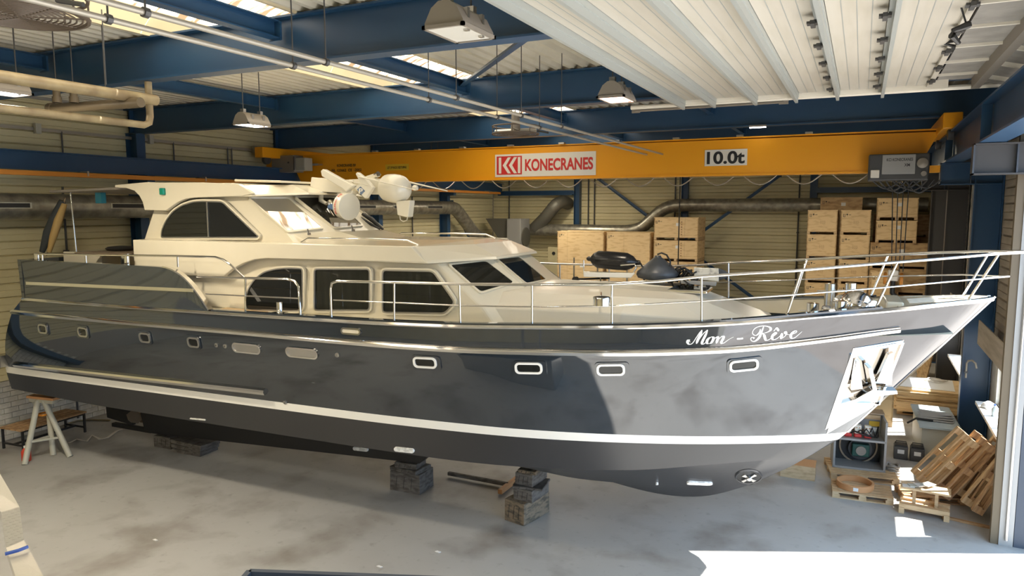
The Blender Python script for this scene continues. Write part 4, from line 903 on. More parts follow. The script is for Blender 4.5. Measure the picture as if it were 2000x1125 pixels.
# ---------------------------------------------------------------- deckhouse
def mirror(half, z): return [V(u, v, z) for u, v in half] + [V(u, -v, z) for u, v in reversed(half)]
def ringz(half3): return [V(u, v, z) for u, v, z in half3] + [V(u, -v, z) for u, v, z in reversed(half3)]
dh = MB().loft([ringz([(-4.8, 1.57, 3.33), (2.20, 1.57, 3.33), (2.95, .75, 3.33)]), ringz([(-4.8, 1.57, 3.6), (1.98, 1.55, 3.6), (2.58, .75, 3.6)]), ringz([(-4.8, 1.52, 4.22), (1.22, 1.50, 4.22), (1.72, .72, 4.25)])]).build('deckhouse', 'cream', Y, bevel=.03)
SV_ = 1.57
def winside(name, pts_px, v0, curtain=None, fw=.028, divider=None, mm='glass'):
    pts = [bp(x, y, v0) for x, y in pts_px]
    P_ = [(p_[0], p_[2]) for p_ in pts]
    # round the corners a little
    Q = []
    n = len(P_)
    for i in range(n):
        a = Vector(P_[i - 1]); b = Vector(P_[i]); c_ = Vector(P_[(i + 1) % n]); r_ = min(.07, (a - b).length * .4, (c_ - b).length * .4); p0 = b + (a - b).normalized() * r_; p2 = b + (c_ - b).normalized() * r_
        for k in range(4): t = k / 3; Q.append(tuple(p0 * (1 - t) ** 2 + b * 2 * t * (1 - t) + p2 * t * t))
    cx = sum(q[0] for q in Q) / len(Q); cz = sum(q[1] for q in Q) / len(Q)
    def shrink(Q, d):
        out = []; n = len(Q)
        for i in range(n):
            a = Vector(Q[i - 1]); b = Vector(Q[(i + 1) % n]); t = (b - a).normalized(); nn = Vector((-t.y, t.x)); q = Vector(Q[i])
            if nn.dot(Vector((cx, cz)) - q) < 0: nn = -nn
            out.append(tuple(q + nn * d))
        return out
    res = None
    for s_ in (1, -1):
        fn = lambda x, z, d: V(x, (v0 + d) * s_, z)
        m2 = MB(); ringmesh(m2, fn, shrink(Q, -fw), shrink(Q, .008), -.02, .03); fr = m2.build(name, 'steelr' if False else 'cream', Y, smooth=50)
        m5 = MB(); ringmesh(m5, fn, shrink(Q, .0), shrink(Q, .022), .0, .034); m5.build('steel_trim', 'steelr', fr, smooth=50)
        m3 = MB().prism([fn(x, z, -.01) for x, z in shrink(Q, .005)], V(0, .014 * s_, 0)); m3.build('dark_interior', 'black' if curtain != 'blind' else 'blind', fr)
        if curtain == 'folds':
            m6 = MB(); x0 = min(q[0] for q in Q); x1 = max(q[0] for q in Q)
            def zr_(x):
                zz = []
                for i in range(len(Q)):
                    a, b = Q[i], Q[(i + 1) % len(Q)]
                    if (a[0] - x) * (b[0] - x) <= 0 and a[0] != b[0]: zz.append(a[1] + (b[1] - a[1]) * (x - a[0]) / (b[0] - a[0]))
                return (min(zz), max(zz)) if len(zz) > 1 else (cz, cz)
            g_ = [x0 + .03 + (x1 - x0 - .06) * k / 60 for k in range(61)]
            m6.loft([[fn(x, zr_(x)[0] + .02, .010 + .006 * math.sin(x * 42 + math.sin(x * 9))), fn(x, zr_(x)[1] - .02, .010 + .006 * math.sin(x * 42 + math.sin(x * 9)))] for x in g_], closed=False); m6.build('curtain', 'curtain', fr, smooth=60)
        m4 = MB(); m4.f.append([m4.p(fn(x, z, .02)) for x, z in shrink(Q, .008)]); m4.build('pane', 'clear' if curtain else mm, fr, recalc=False)
        if divider:
            a = bp(divider[0], divider[1], v0); b = bp(divider[0], divider[2], v0)
            MB().box(a[0] - .015, a[0] + .015, -(v0 + .035) * s_ if s_ > 0 else v0, -(v0) * s_ if s_ > 0 else v0 + .035, b[2], a[2]).build('window_divider', 'steelr', fr)
    return fr
winside('side_window', [(482, 606), (480, 585), (487, 562), (500, 543), (518, 530), (540, 524), (560, 522), (594, 523), (594, 601), (585, 608)], SV_, None)
winside('side_window', [(615, 607), (615, 524), (725, 524), (725, 607)], SV_, 'folds')
winside('side_window', [(748, 611), (748, 526), (848, 528), (892, 590), (871, 613)], SV_, 'folds')
# wing panel above / aft of the arched window and coach roof
for s_ in (1, -1):
    MB().prism([V(u, 1.60 * s_, z) for u, z in ((-4.82, 4.46), (.9, 4.46), (1.15, 4.235), (-1.8, 4.215), (-2.05, 4.19), (-2.3, 4.12), (-2.55, 4.01), (-2.75, 3.88), (-4.82, 3.86))], V(0, .10 * s_, 0)).build('side_coaming', 'cream', Y, bevel=.012)
MB().loft([ringz([(-4.82, 1.69, 4.22), (1.18, 1.69, 4.22), (1.86, .82, 4.245)]), ringz([(-4.82, 1.69, 4.27), (1.14, 1.68, 4.26), (1.84, .80, 4.285)]), ringz([(-4.82, 1.62, 4.46), (.86, 1.60, 4.45), (1.42, .70, 4.46)]), ringz([(-4.82, .6, 4.50), (.75, .6, 4.51), (1.2, .3, 4.51)])]).build('coach_roof', 'cream', Y, bevel=.012)
MB().box(-4.9, -4.82, -1.6, 1.6, 3.34, 4.40).build('aft_bulkhead', 'cream', Y)
# front windscreens of the deckhouse: facet panes
def facet_pane(name, quad, off, mm='glass', fw=.04, parent=Y, extra=None, split=None):
    q = [Vector(a) for a in quad]; n = (q[1] - q[0]).cross(q[3] - q[0]).normalized(); c_ = sum(q, Vector()) / 4
    if n.dot(c_ - V(-1, 0, 3.9)) < 0: n = -n
    def rnd(pts, r_=.05):
        Q = []
        for i in range(len(pts)):
            a, b, c2 = pts[i - 1], pts[i], pts[(i + 1) % len(pts)]; p0 = b + (a - b).normalized() * r_; p2 = b + (c2 - b).normalized() * r_
            for k in range(4): t = k / 3; Q.append(p0 * (1 - t) ** 2 + b * 2 * t * (1 - t) + p2 * t * t)
        return Q
    def sc(d): return [c_ + (a - c_) * (1 + d / (a - c_).length) for a in q]
    o0 = rnd(sc(fw)); i0 = rnd(sc(-.005)); m2 = MB(); N_ = len(o0); L4 = [[m_p for m_p in (a + n * off)] for a in o0]
    ix = [[m2.p(a + n * d) for a in L_] for L_, d in ((o0, -.02), (o0, off + .012), (i0, off + .012), (i0, -.02))]
    for a, b in ((0, 1), (1, 2), (2, 3)):
        for k in range(N_): m2.f.append([ix[a][k], ix[a][(k + 1) % N_], ix[b][(k + 1) % N_], ix[b][k]])
    fr = m2.build(name, 'cream', parent, smooth=50)
    m3 = MB(); m3.f.append([m3.p(a + n * (off + .004)) for a in i0]); m3.build('pane', mm, fr, recalc=False)
    if extra:
        for (s0, s1, mat_) in extra:
            qa = [q[0] + (q[3] - q[0]) * s0, q[1] + (q[2] - q[1]) * s0, q[1] + (q[2] - q[1]) * s1, q[0] + (q[3] - q[0]) * s1]
            m4 = MB(); m4.f.append([m4.p(c_ + (a - c_) * .97 + n * (off - .003)) for a in qa]); m4.build('blind', mat_, fr, recalc=False)
    return fr
# facet A: plane through roof corner and base corner
def onfacet(px, py, A, B_, C_):
    A, B_, C_ = Vector(A), Vector(B_), Vector(C_); n = (B_ - A).cross(C_ - A); o = BI @ CP; d = BI.to_3x3() @ ray(px, py); t = (A - o).dot(n) / d.dot(n); return o + d * t
fa = (V(1.22, 1.50, 4.22), V(1.98, 1.55, 3.6), V(1.72, .72, 4.25)); fb = (V(1.72, .72, 4.25), V(2.58, .75, 3.6), V(1.72, -.72, 4.25))
A_ = [onfacet(x, y, *fa) for x, y in ((878, 519), (949, 511), (1003, 553), (938, 572))]; B4 = [onfacet(x, y, *fb) for x, y in ((971, 508), (1013, 503), (1066, 547), (1027, 555))]
facet_pane('windscreen', A_, .012); facet_pane('windscreen', [Vector((a.x, -a.y, a.z)) for a in A_], .012); facet_pane('windscreen', B4, .012)
# foredeck trunk
trk = [ringz([(1.4, 1.50, 3.32), (3.9, 1.30, 3.32), (5.0, 1.02, 3.35), (5.72, .62, 3.36)]), ringz([(1.4, 1.46, 3.60), (3.9, 1.24, 3.60), (4.95, .96, 3.54), (5.68, .58, 3.46)]), ringz([(1.4, 1.15, 3.80), (3.9, .86, 3.78), (4.50, .70, 3.76), (4.82, .50, 3.75)]), ringz([(1.4, .5, 3.86), (3.8, .4, 3.84), (4.4, .35, 3.81), (4.7, .25, 3.79)])]
MB().loft(trk).build('foredeck_trunk', 'creamt', Y, bevel=.02)
for s_ in (1, -1): pass
# hatch
h0 = V(4.6, -.05, 3.80)
ht = MB().box(4.32, 4.88, -.28, .28, 3.80, 3.85).build('deck_hatch', 'steel', Y, bevel=.015); MB().box(4.36, 4.84, -.24, .24, 3.85, 3.86).build('hatch_pane', 'glass', ht); MB().box(4.80, 4.86, -.2, -.16, 3.86, 3.89).box(4.80, 4.86, .1, .14, 3.86, 3.89).build('hatch_knob', 'black', ht)
a = bz(1175, 590, 3.84); MB().lathe([(.11, -.02), (.11, .07), (.105, .085), (.0, .085)], V(a[0], a[1], 3.82), (0, 0, 1), 24).build('deck_vent', 'steel', Y, smooth=40)
# foredeck bollards and windlass
def bollard(px, py, s_=1):
    a = bp(px, py, .55 * s_)
    z0 = 3.36; m2 = MB().lathe([(.10, 0), (.085, .03), (.075, .05), (.075, a[2] - z0), (.06, a[2] - z0 + .004), (.0, a[2] - z0 + .004)], V(a[0], a[1], z0), n=20)
    b_ = m2.build('bollard', 'steel', Y, smooth=40); MB().tube([V(a[0] - .17, a[1], a[2] - .11), V(a[0] + .17, a[1], a[2] - .11)], .013).build('cross_pin', 'steel', b_, smooth=50)
for px, py in ((1588, 592), (1642, 588)): bollard(px, py, 1)
for px, py in ((1622, 554), (1662, 553)): bollard(px, py, -1)
q = bp(1672, 597, .15); wm = MB().lathe([(.06, -.36), (.11, -.34), (.07, -.26), (.07, -.19), (.15, -.16), (.19, -.10), (.20, 0), (.19, .09), (.15, .14), (.07, .18), (.07, .26), (.11, .33), (.06, .36)], V(q[0], q[1], q[2]), (.55, -.83, 0), 28).build('windlass', 'steel', Y, smooth=40)
MB().box(q[0] - .22, q[0] + .22, -q[1] - .16, -q[1] + .16, 3.38, q[2] - .08).lathe([(.06, 0), (.07, .1), (.03, .12)], V(q[0] - .3, q[1], q[2] - .08), (-1, 0, 0)).build('windlass_base', 'steel', wm, bevel=.02)
# midship bollard on the side deck rail
a = bp(546, 600, 2.0); mb_ = MB().lathe([(.055, 0), (.045, .02), (.045, .17), (0, .172)], V(a[0], a[1], zs(a[0]) + .02), n=18).box(a[0] - .12, a[0] + .12, -a[1] - .05, -a[1] + .05, zs(a[0]) + .01, zs(a[0]) + .03); mb_.build('bollard', 'steel', Y, smooth=40)

# ---------------------------------------------------------------- rails
def rtube(name, pts, r=.017, port=True, par=Y, mm='steel'):
    m2 = MB()
    for s_ in ((1, -1) if port else (1,)): m2.tube([V(p_[0], p_[1] * s_, p_[2]) for p_ in pts], r, 8)
    return m2.build(name, mm, par, smooth=60)
RV = lambda u: bs(u) - .05
def rp(px, py, dv=0):
    v = 1.5
    for _ in range(50):
        q = bp(px, py, v); v = .5 * v + .5 * max(0, RV(min(q[0], 8.3)) + dv)
    return q
rail = tag(D.objects.new('pulpit_rail', None), None); COL.objects.link(rail); rail.parent = Y
top_px = [(655, 549), (790, 552), (900, 555), (1040, 556), (1195, 555), (1290, 549), (1370, 540), (1460, 534)]
tp = [rp(x, y) for x, y in top_px] + [bp(1550, 529, 1.07), bp(1700, 516, .84), bp(1850, 504, .58), bp(1945, 496, .30), bp(2012, 492, .0)]
st0 = tp[0]; gate = [(st0[0] - .09, st0[1], zs(st0[0]) + .02), (st0[0] - .09, st0[1], st0[2] - .12), (st0[0] - .06, st0[1], st0[2] - .03), (st0[0] + .03, st0[1], st0[2])]
rtube('top_rail', gate + tp[1:-1] + [tp[-1]], .02, par=rail); 
mp_ = [rp(x, y) for x, y in ((651, 586), (790, 592), (900, 597), (1040, 599), (1195, 598), (1370, 588))] + [bp(1535, 577, 1.08), bp(1720, 562, .80), bp(1900, 546, .36), bp(1971, 540, .0)]
rtube('middle_rail', mp_, .011, par=rail)
for (bx, by, tx, ty, dv) in ((770, 628, 770, 552, 0), (899, 633, 897, 555, 0), (1039, 636, 1039, 556, 0), (1195, 636, 1195, 555, 0), (1370, 631, 1370, 540, 0), (1536, 620, 1565, 529, 0), (1710, 606, 1752, 513, 0), (1893, 584, 1950, 497, 0)):
    a = rp(bx, by); u_ = a[0]
    if tx < 1400: b_ = rp(tx, ty)
    else: b_ = bp(tx, ty, {1565: 1.04, 1752: .76, 1950: .28}[tx])
    for s_ in (1, -1):
        MB().tube([V(a[0], a[1] * s_, zs(a[0]) + .01), V(b_[0], b_[1] * s_, b_[2])], .016, 8).build('stanchion', 'steel', rail, smooth=60)
# aft gate section and quarter rail
ag = D.objects.new('side_rail', None); COL.objects.link(ag); ag.parent = Y
t0 = [bp(385, 540, 2.1), bp(478, 543, 2.1), bp(560, 545, 2.1), bp(575, 549, 2.1), bp(583, 560, 2.1)]; bt = bp(587, 612, 2.1)
rtube('top_rail', t0 + [(bt[0], 2.1, zs(bt[0]))], .02, par=ag); rtube('middle_rail', [bp(402, 574, 2.1), bp(478, 578, 2.1), bp(584, 583, 2.1)], .011, par=ag)
a = bp(479, 611, 2.1); b_ = bp(479, 543, 2.1); rtube('stanchion', [(a[0], 2.1, zs(a[0])), b_], .016, par=ag)
q_ = [bp(68, 496, 2.0), bp(200, 498, 2.05), bp(345, 500, 2.08), bp(420, 502, 2.08), bp(436, 507, 2.08), bp(452, 518, 2.08), bp(478, 543, 2.1)]
rtube('quarter_rail', q_, .018, par=ag)
for px in (80, 165, 345): a = bp(px, 498, 2.05); rtube('stanchion', [(a[0], 2.03, 4.05), (a[0], 2.03, a[2])], .018, par=ag)
for px in (72, 247):
    a = bp(px, 497, 1.9); rtube('mooring_post', [(a[0], 1.9, 3.95), (a[0], 1.9, a[2] + .01)], .05 if px < 100 else .045, port=True, par=ag)

# ---------------------------------------------------------------- wheelhouse
wh = MB().loft([ringz([(-4.92, 1.40, 4.42), (-1.42, 1.40, 4.42), (-.95, .68, 4.42)]), ringz([(-4.86, 1.39, 4.56), (-1.62, 1.38, 4.6), (-1.22, .66, 4.62)]), ringz([(-4.58, 1.33, 5.22), (-2.48, 1.32, 5.22), (-2.06, .62, 5.24)])]).build('wheelhouse', 'cream', Y, bevel=.02)
MB().loft([ringz([(-2.2, 1.36, 4.42), (-1.15, 1.34, 4.42), (-.35, .66, 4.44)]), ringz([(-2.2, 1.34, 4.60), (-1.60, 1.32, 4.60), (-1.18, .62, 4.62)])]).build('wheelhouse_cowl', 'cream', Y, bevel=.02)
winside('wheelhouse_window', [(316, 465), (318, 448), (326, 430), (340, 412), (358, 400), (380, 393), (400, 392), (437, 393), (508, 461), (505, 465)], 1.41, None, divider=(410, 465, 393))
fd = (V(-1.62, 1.38, 4.6), V(-2.48, 1.32, 5.22), V(-2.06, .62, 5.24)); fe = (V(-1.22, .66, 4.62), V(-2.06, .62, 5.24), V(-2.06, -.62, 5.24))
D4 = [onfacet(x, y, *fd) for x, y in ((487, 388), (562, 388), (629, 446), (561, 453))]; E4 = [onfacet(x, y, *fe) for x, y in ((578, 387), (650, 387), (706, 441), (652, 446))]
facet_pane('wheelhouse_windscreen', D4, .014, 'clear', extra=[(0, .36, 'curtain'), (.36, 1, 'blind')]); facet_pane('wheelhouse_windscreen', [Vector((a.x, -a.y, a.z)) for a in D4], .014); facet_pane('wheelhouse_windscreen', E4, .014)
# hard top
skirt = [(-5.44, 5.42), (-5.44, 5.385), (-5.15, 5.37), (-4.95, 5.32), (-4.83, 5.23), (-4.76, 5.12), (-4.72, 4.98), (-4.20, 4.97), (-4.08, 5.03), (-3.92, 5.11), (-3.72, 5.17), (-3.5, 5.19), (-2.45, 5.21), (-2.2, 5.25), (-2.5, 5.40), (-3.3, 5.445), (-4.6, 5.46), (-5.0, 5.45)]
for s_ in (1, -1): MB().prism([V(u, 1.42 * s_, z) for u, z in skirt], V(0, .09 * s_, 0)).build('roof_side_panel', 'cream', Y, bevel=.012)
MB().loft([ringz([(-4.7, 1.50, 5.22), (-2.25, 1.50, 5.20), (-1.72, .72, 5.24)]), ringz([(-4.7, 1.50, 5.26), (-2.27, 1.48, 5.235), (-1.74, .70, 5.275)]), ringz([(-4.7, 1.46, 5.45), (-2.60, 1.34, 5.385), (-2.15, .62, 5.42)]), ringz([(-4.7, .7, 5.48), (-2.9, .6, 5.46), (-2.4, .3, 5.46)])]).build('hard_top', 'cream', Y, bevel=.012)
MB().loft([[V(-5.44, v, 5.40) for v in (1.5, -1.5)] + [V(-5.44, v, 5.43) for v in (-1.5, 1.5)], [V(-4.6, v, 5.36) for v in (1.5, -1.5)] + [V(-4.6, v, 5.47) for v in (-1.5, 1.5)]]).build('aft_roof_overhang', 'cream', Y)
MB().box(-3.2, -2.15, -.9, .9, 5.46, 5.50, rot=Matrix.Rotation(R(2.2), 3, 'Y')).build('sliding_roof', 'cream', Y, bevel=.012)
a = bp(320, 374, 1.51); MB().box(a[0] - .05, a[0] + .05, -1.57, -1.51, a[2] - .06, a[2] + .06).build('navigation_light', 'green', Y, bevel=.015)['label'] = 'green starboard navigation light'
MB().box(-7.35, -5.40, -1.45, 1.45, 5.33, 5.375, rot=Matrix.Rotation(R(-1.2), 3, 'Y')).build('awning_panel', 'lampbody', Y, bevel=.01)
MB().tube([V(-7.0, 1.2, 3.4), V(-7.1, 1.2, 5.34)], .018).build('awning_post', 'steel', Y, smooth=60)
qa_, qb_ = bp(190, 373, 1.25), bp(203, 397, 1.25); MB().box(qa_[0], qb_[0], -1.3, -1.2, qb_[2], qa_[2] - .03).build('hanging_box', 'teal', Y)
# aft deck furniture
a0 = bp(90, 512, .9); 
MB().box(-7.3, -6.2, -1.3, 1.6, 3.34, 4.17).box(-6.2, -4.9, 1.0, 1.6, 3.34, 4.17).build('deck_locker', 'cream', Y, bevel=.02)
tb = MB().box(-6.1, -4.95, -1.9, -.9, 4.19, 4.22).build('deck_table', 'bronze', Y, bevel=.01); MB().tube([V(-5.45, 1.4, 3.34), V(-5.45, 1.4, 4.19)], .06).build('table_leg', 'steel', tb, smooth=60)
a = bp(237, 491, 1.2); MB().lathe([(.05, -.045), (.24, -.035), (.27, 0), (.22, .03), (.05, .045)], V(a[0], 1.2, 4.265)).build('deck_cushion', 'black', Y, smooth=60)
# roof grab rails
for s_ in (1, -1):
    rtube('grab_rail', [(-1.36, 1.38 * s_, 4.46), (-1.22, 1.38 * s_, 4.53), (.0, 1.38 * s_, 4.54), (.62, 1.36 * s_, 4.53), (.82, 1.36 * s_, 4.46)], .016, port=False)
for px, py in ((604, 450), (690, 443)):
    a = onfacet(px, py + 8, V(-1.15, 1.34, 4.42), V(-1.60, 1.32, 4.60), V(-.35, .66, 4.44)); MB().box(a.x - .02, a.x + .02, a.y - .02, a.y + .02, a.z - .01, a.z + .03).tube([a, a + Vector((-.03, 0, .09))], .012, 6).build('washer_jet', 'steel', Y)
# wipers
for px0, py0, px1, py1 in ((1040, 505, 1098, 548),):
    a = bp(px0, py0, -.85); b_ = bp(px1, py1, -.85); MB().tube([V(*a), V(*b_)], .01, 6).tube([V(*bp(1030, 498, -.85)), V(*bp(1100, 552, -.85))], .012, 6).build('window_stay', 'steel', Y)
m2 = MB().tube([V(*bp(708, 418, -.55)), V(*bp(725, 428, -.55)), V(*bp(748, 448, -.55))], [.03, .05, .02], 8).tube([V(*bp(700, 425, -.5)), V(*bp(742, 447, -.5))], [.04, .02], 8); m2.build('wiper', 'black', Y, smooth=60)

# ---------------------------------------------------------------- folded mast
ms = D.objects.new('folding_mast', None); COL.objects.link(ms); ms.parent = Y; ms['label'] = 'white folded down radar mast on the wheelhouse roof'
def px3(x, y, v): return V(*bp(x, y, v))
ML = mat('mast white paint', (.74, .70, .58), .25, coat=.3); M['mast'] = ML
def pbox(name, pts, v0, v1, mm='mast', par=ms, bev=.012):
    return MB().loft([[px3(x, y, v0) for x, y in pts], [px3(x, y, v0) + V(0, v1 - v0, 0) for x, y in pts]]).build(name, mm, par, bevel=bev)
pbox('mast_foot', [(608, 346), (624, 348), (690, 352), (680, 378), (604, 373)], .22, -.12)
pbox('mast_beam', [(660, 352), (725, 348), (758, 350), (754, 384), (737, 380), (700, 379), (668, 376)], .20, -.10)
pbox('mast_arm', [(626, 334), (630, 330), (662, 348), (690, 362), (675, 374), (668, 368), (628, 344)], .42, .30)
pbox('mast_fin', [(694, 340), (697, 336), (712, 348), (728, 366), (713, 388), (690, 366), (704, 358)], .34, .24)
pbox('mast_arm', [(708, 346), (736, 337), (739, 341), (726, 352)], .0, -.10)
pbox('mast_arm', [(745, 350), (767, 341), (769, 345), (758, 356)], .0, -.10)
rf = pbox('logo_patch', [(697, 370), (704, 364), (713, 373), (705, 381)], .345, .34, 'logoblue')
put_text('logo_lettering', 'P', 'signwhite', rf, lambda x, z: px3(x, -z, .352), 701, 708.5, -378, -368, .02)
a = px3(776, 369, .1); MB().lathe([(.10, -.26), (.23, -.24), (.245, -.12), (.245, 0), (.23, .09), (.18, .17), (.10, .22), (.0, .235)], a, (V(.92, 0, -.10) + V(0, .28, 0)).normalized(), 28).build('satellite_dome', 'mast', ms, smooth=60)
pbox('dome_bracket', [(773, 393), (801, 391), (797, 424), (792, 424), (776, 420)], .22, .06)
MB().tube([px3(781, 421, .2), px3(782, 429, .2), px3(788, 433, .2), px3(795, 430, .2), px3(796, 422, .2)], .008, 6).build('cable_loop', 'mast', ms, smooth=60)
rd = V(.965, .25, -.08).normalized(); a = px3(683, 404, .38)
rdm = MB().lathe([(.17, -.20), (.22, -.18), (.235, -.14), (.235, -.01), (.225, .0), (.0, .01)], a, rd, 36).build('radar_dome', 'mast', ms, smooth=40)
# lettering round the radar drum
e1 = (V(0, 0, 1) - rd * rd.dot(V(0, 0, 1))).normalized(); e2 = rd.cross(e1)
_s = (BI @ CP - a).normalized()
def drum(x, y):
    # x along the circumference, y along the axis
    best = math.atan2(-1, 0); t = DR0 + x / .24
    return a + (e1 * math.cos(t) + e2 * math.sin(t)) * .243 + rd * (-.10 + y)
sgn = 1 if e2.dot(V(0, 1, 0)) > 0 else -1
DR0 = sgn * R(28)
vs, fs = text_mesh('Raymarine', 1, .01); xa, xb = min(v[0] for v in vs), max(v[0] for v in vs); ya, yb = min(v[1] for v in vs), max(v[1] for v in vs)
m2 = MB(); m2.v = [Vector(drum(sgn * (v[0] - xa) / (xb - xa) * .40, (v[1] - ya) / (yb - ya) * .075 - .035)) for v in vs]; m2.f = fs; m2.build('radar_lettering', 'red', rdm, recalc=False)
pbox('radar_bracket', [(664, 372), (690, 372), (684, 385), (668, 388)], .35, .2)
MB().tube([px3(627, 374, .3), px3(627, 392, .3), px3(638, 398, .3)], [.05, .045, .03], 10).build('lamp_arm', 'mast', ms, smooth=60)
MB().lathe([(.05, -.07), (.065, -.05), (.065, .08), (.0, .08)], px3(646, 399, .35), V(.5, .5, -.5), 20).build('searchlight', 'steel', ms, smooth=40)
MB().tube([px3(640, 408, .28), px3(652, 425, .28)], .03, 8).lathe([(.02, -.05), (.05, .05)], px3(735, 341, .2), V(1, .2, .1), 12).build('horn', 'steel', ms, smooth=60)
MB().tube([px3(700, 345, .35), px3(812, 371, .4)], [.012, .006], 6).tube([px3(800, 356, -.3), px3(874, 373, -.3)], [.016, .008], 6).tube([px3(676, 352, .35), px3(720, 362, .35)], .006, 6).build('whip_antenna', 'mast', ms, smooth=60)
MB().lathe([(.04, -.03), (.05, 0), (.04, .05), (0, .06)], px3(810, 367, .1), (1, 0, 0), 14).build('antenna_base', 'mast', ms, smooth=50)
# interior helm hints seen behind the windscreen
# flag on its staff (things resting on the yacht stay things of their own)
fl = tag(empty('stern_flag', BM @ V(-7.2, 1.35, 4.08)), 'dark furled flag leaning on its staff at the yacht stern', 'flag')
def wp(x, y, v): return BM @ V(*bp(x, y, v)) - fl.location
MB().tube([wp(90, 500, 1.35), wp(128, 386, 1.1)], .014, 8).build('flag_staff', 'bronze', fl, smooth=60)
MB().tube([wp(82, 492, 1.35), wp(95, 455, 1.3), wp(108, 425, 1.2), wp(122, 392, 1.12)], [.05, .10, .10, .06], 8).build('flag_cloth', 'flag', fl, smooth=60)
MB().tube([wp(96, 492, 1.33), wp(104, 462, 1.28), wp(114, 430, 1.2), wp(126, 398, 1.12)], [.04, .07, .08, .05], 7).build('flag_fold', 'flago', fl, smooth=60)
# ---------------------------------------------------------------- fenders and gear on the foredeck
def wpt(x, y, v): return BM @ V(*bp(x, y, v))
fb_ = tag(empty('fender', wpt(1196, 508, -.9)), 'black cylindrical fender lying in the wire rack on the foredeck', 'fender'); fc = fb_.location
a = wpt(1146, 505, -.9) - fc; b_ = wpt(1250, 513, -.9) - fc; d = (b_ - a); n_ = d.length; d.normalize()
MB().lathe([(.02, 0), (.04, .03), (.04, .07), (.10, .12), (.145, .20), (.15, n_ * .5), (.145, n_ - .22), (.10, n_ - .12), (.04, n_ - .06), (.035, n_)], a, d, 24).build('body', 'fenderb', fb_, smooth=60)
MB().tube([b_, b_ + Vector((.05, 0, -.08)), b_ + Vector((.02, .02, -.2)), b_ + Vector((.08, 0, -.28))], .014, 6).build('lanyard', 'black', fb_, smooth=60)
rk = tag(empty('fender_rack', wpt(1185, 540, -.9)), 'steel and white rack on a post above the foredeck', 'rack'); rc = rk.location
L2 = lambda x, y, v: wpt(x, y, v) - rc
for v in (-.72, -1.05): MB().tube([L2(1140, 508, v), L2(1140, 531, v), L2(1180, 532, v), L2(1236, 534, v), L2(1243, 522, v), L2(1240, 516, v), L2(1212, 518, v)], .013, 8).build('rack_rail', 'steel', rk, smooth=60)
MB().loft([[L2(x, y, -.7) for x, y in ((1139, 532), (1241, 533), (1232, 543), (1140, 541))], [L2(x, y, -1.1) for x, y in ((1139, 532), (1241, 533), (1232, 543), (1140, 541))]]).build('rack_tray', 'white', rk, bevel=.01)
pf = BM @ V(*bp(1175, 585, -.35)); 
MB().tube([L2(1173, 541, -.9), L2(1173, 560, -.7), BM @ V(bz(1175, 590, 3.86)[0], bz(1175, 590, 3.86)[1], 3.87) - rc], .014, 8).build('rack_post', 'steel', rk, smooth=60)
MB().tube([L2(1121, 545, -.9), L2(1140, 545, -.9), L2(1190, 543, -.9)], .016, 8).lathe([(.05, -.04), (.05, .04)], L2(1124, 546, -.9), (0, 1, 0)).build('wheel', 'black', rk, smooth=50)
cf = tag(empty('fender', wpt(1285, 545, -.9)), 'grey cone shaped buoy fender with a rope loop on the foredeck', 'fender'); cc = cf.location
ax_ = (wpt(1283, 500, -.9) - wpt(1283, 546, -.9)).normalized(); hh = (wpt(1283, 500, -.9) - wpt(1283, 546, -.9)).length
MB().lathe([(.02, 0), (.22, .0), (.32, .03), (.345, .08), (.33, .13), (.22, hh * .58), (.12, hh * .80), (.06, hh * .92), (.045, hh), (0, hh)], Vector((0, 0, 0)), ax_, 26).build('body', 'fender', cf, smooth=60)
L3 = lambda x, y: wpt(x, y, -.8) - cc
MB().tube([L3(1284, 497), L3(1292, 494), L3(1302, 498), L3(1309, 510), L3(1309, 528), L3(1304, 545)], .014, 7).build('rope_loop', 'black', cf, smooth=60)
rp_ = tag(empty('rope_coil', wpt(1335, 535, -.85)), 'tangle of black rope beside the cone fender', 'rope'); m2 = MB()
random.seed(5)
for k in range(26):
    c0 = Vector((random.uniform(-.2, .24), random.uniform(-.12, .12), random.uniform(-.10, .06))); a1 = Vector([random.uniform(-1, 1) for _ in range(3)]).normalized(); a2 = a1.cross(Vector((.3, .2, 1))).normalized(); ra, rb_ = random.uniform(.05, .12), random.uniform(.04, .09)
    m2.tube([c0 + a1 * ra * math.cos(2 * PI * q_ / 14) + a2 * rb_ * math.sin(2 * PI * q_ / 14) for q_ in range(14)], .013, 5, closed=True)
m2.build('rope', 'black', rp_, smooth=60)
MB().tube([Vector((-.2, 0, -.1)), Vector((-.16, 0, -.2)), Vector((-.1, 0, -.23)), Vector((-.04, 0, -.18)), Vector((-.05, 0, -.08))], .014, 6).build('hanging_loop', 'black', rp_, smooth=60)
om = tag(empty('covered_lamp_board', wpt(1385, 540, -.9)), 'white cloth covered board with a blue grey rounded end behind the rope', 'gear'); oc = om.location; L4 = lambda x, y, v: wpt(x, y, v) - oc
def slab(pts, v0, v1, name, mm, bev=.01): MB().loft([[L4(x, y, v0) for x, y in pts], [L4(x, y, v1) for x, y in pts]]).build(name, mm, om, bevel=bev)
slab([(1355, 522), (1404, 524), (1404, 550), (1356, 545)], -.75, -1.0, 'cloth_cover', 'sleeve')
slab([(1404, 524), (1415, 528), (1425, 535), (1418, 543), (1404, 548)], -.76, -.98, 'rounded_end', 'fender', .02)
slab([(1328, 547), (1400, 550), (1398, 559), (1330, 554)], -.72, -1.05, 'board', 'steelbox')
slab([(1132, 548), (1330, 554), (1328, 559), (1132, 556)], -.95, -1.15, 'gangway_plank', 'lampbody')
MB().tube([L4(1340, 555, -.8), L4(1340, 572, -.45)], .014, 8).tube([L4(1352, 555, -.95), L4(1352, 572, -.6)], .014, 8).build('support_leg', 'steel', om, smooth=50)

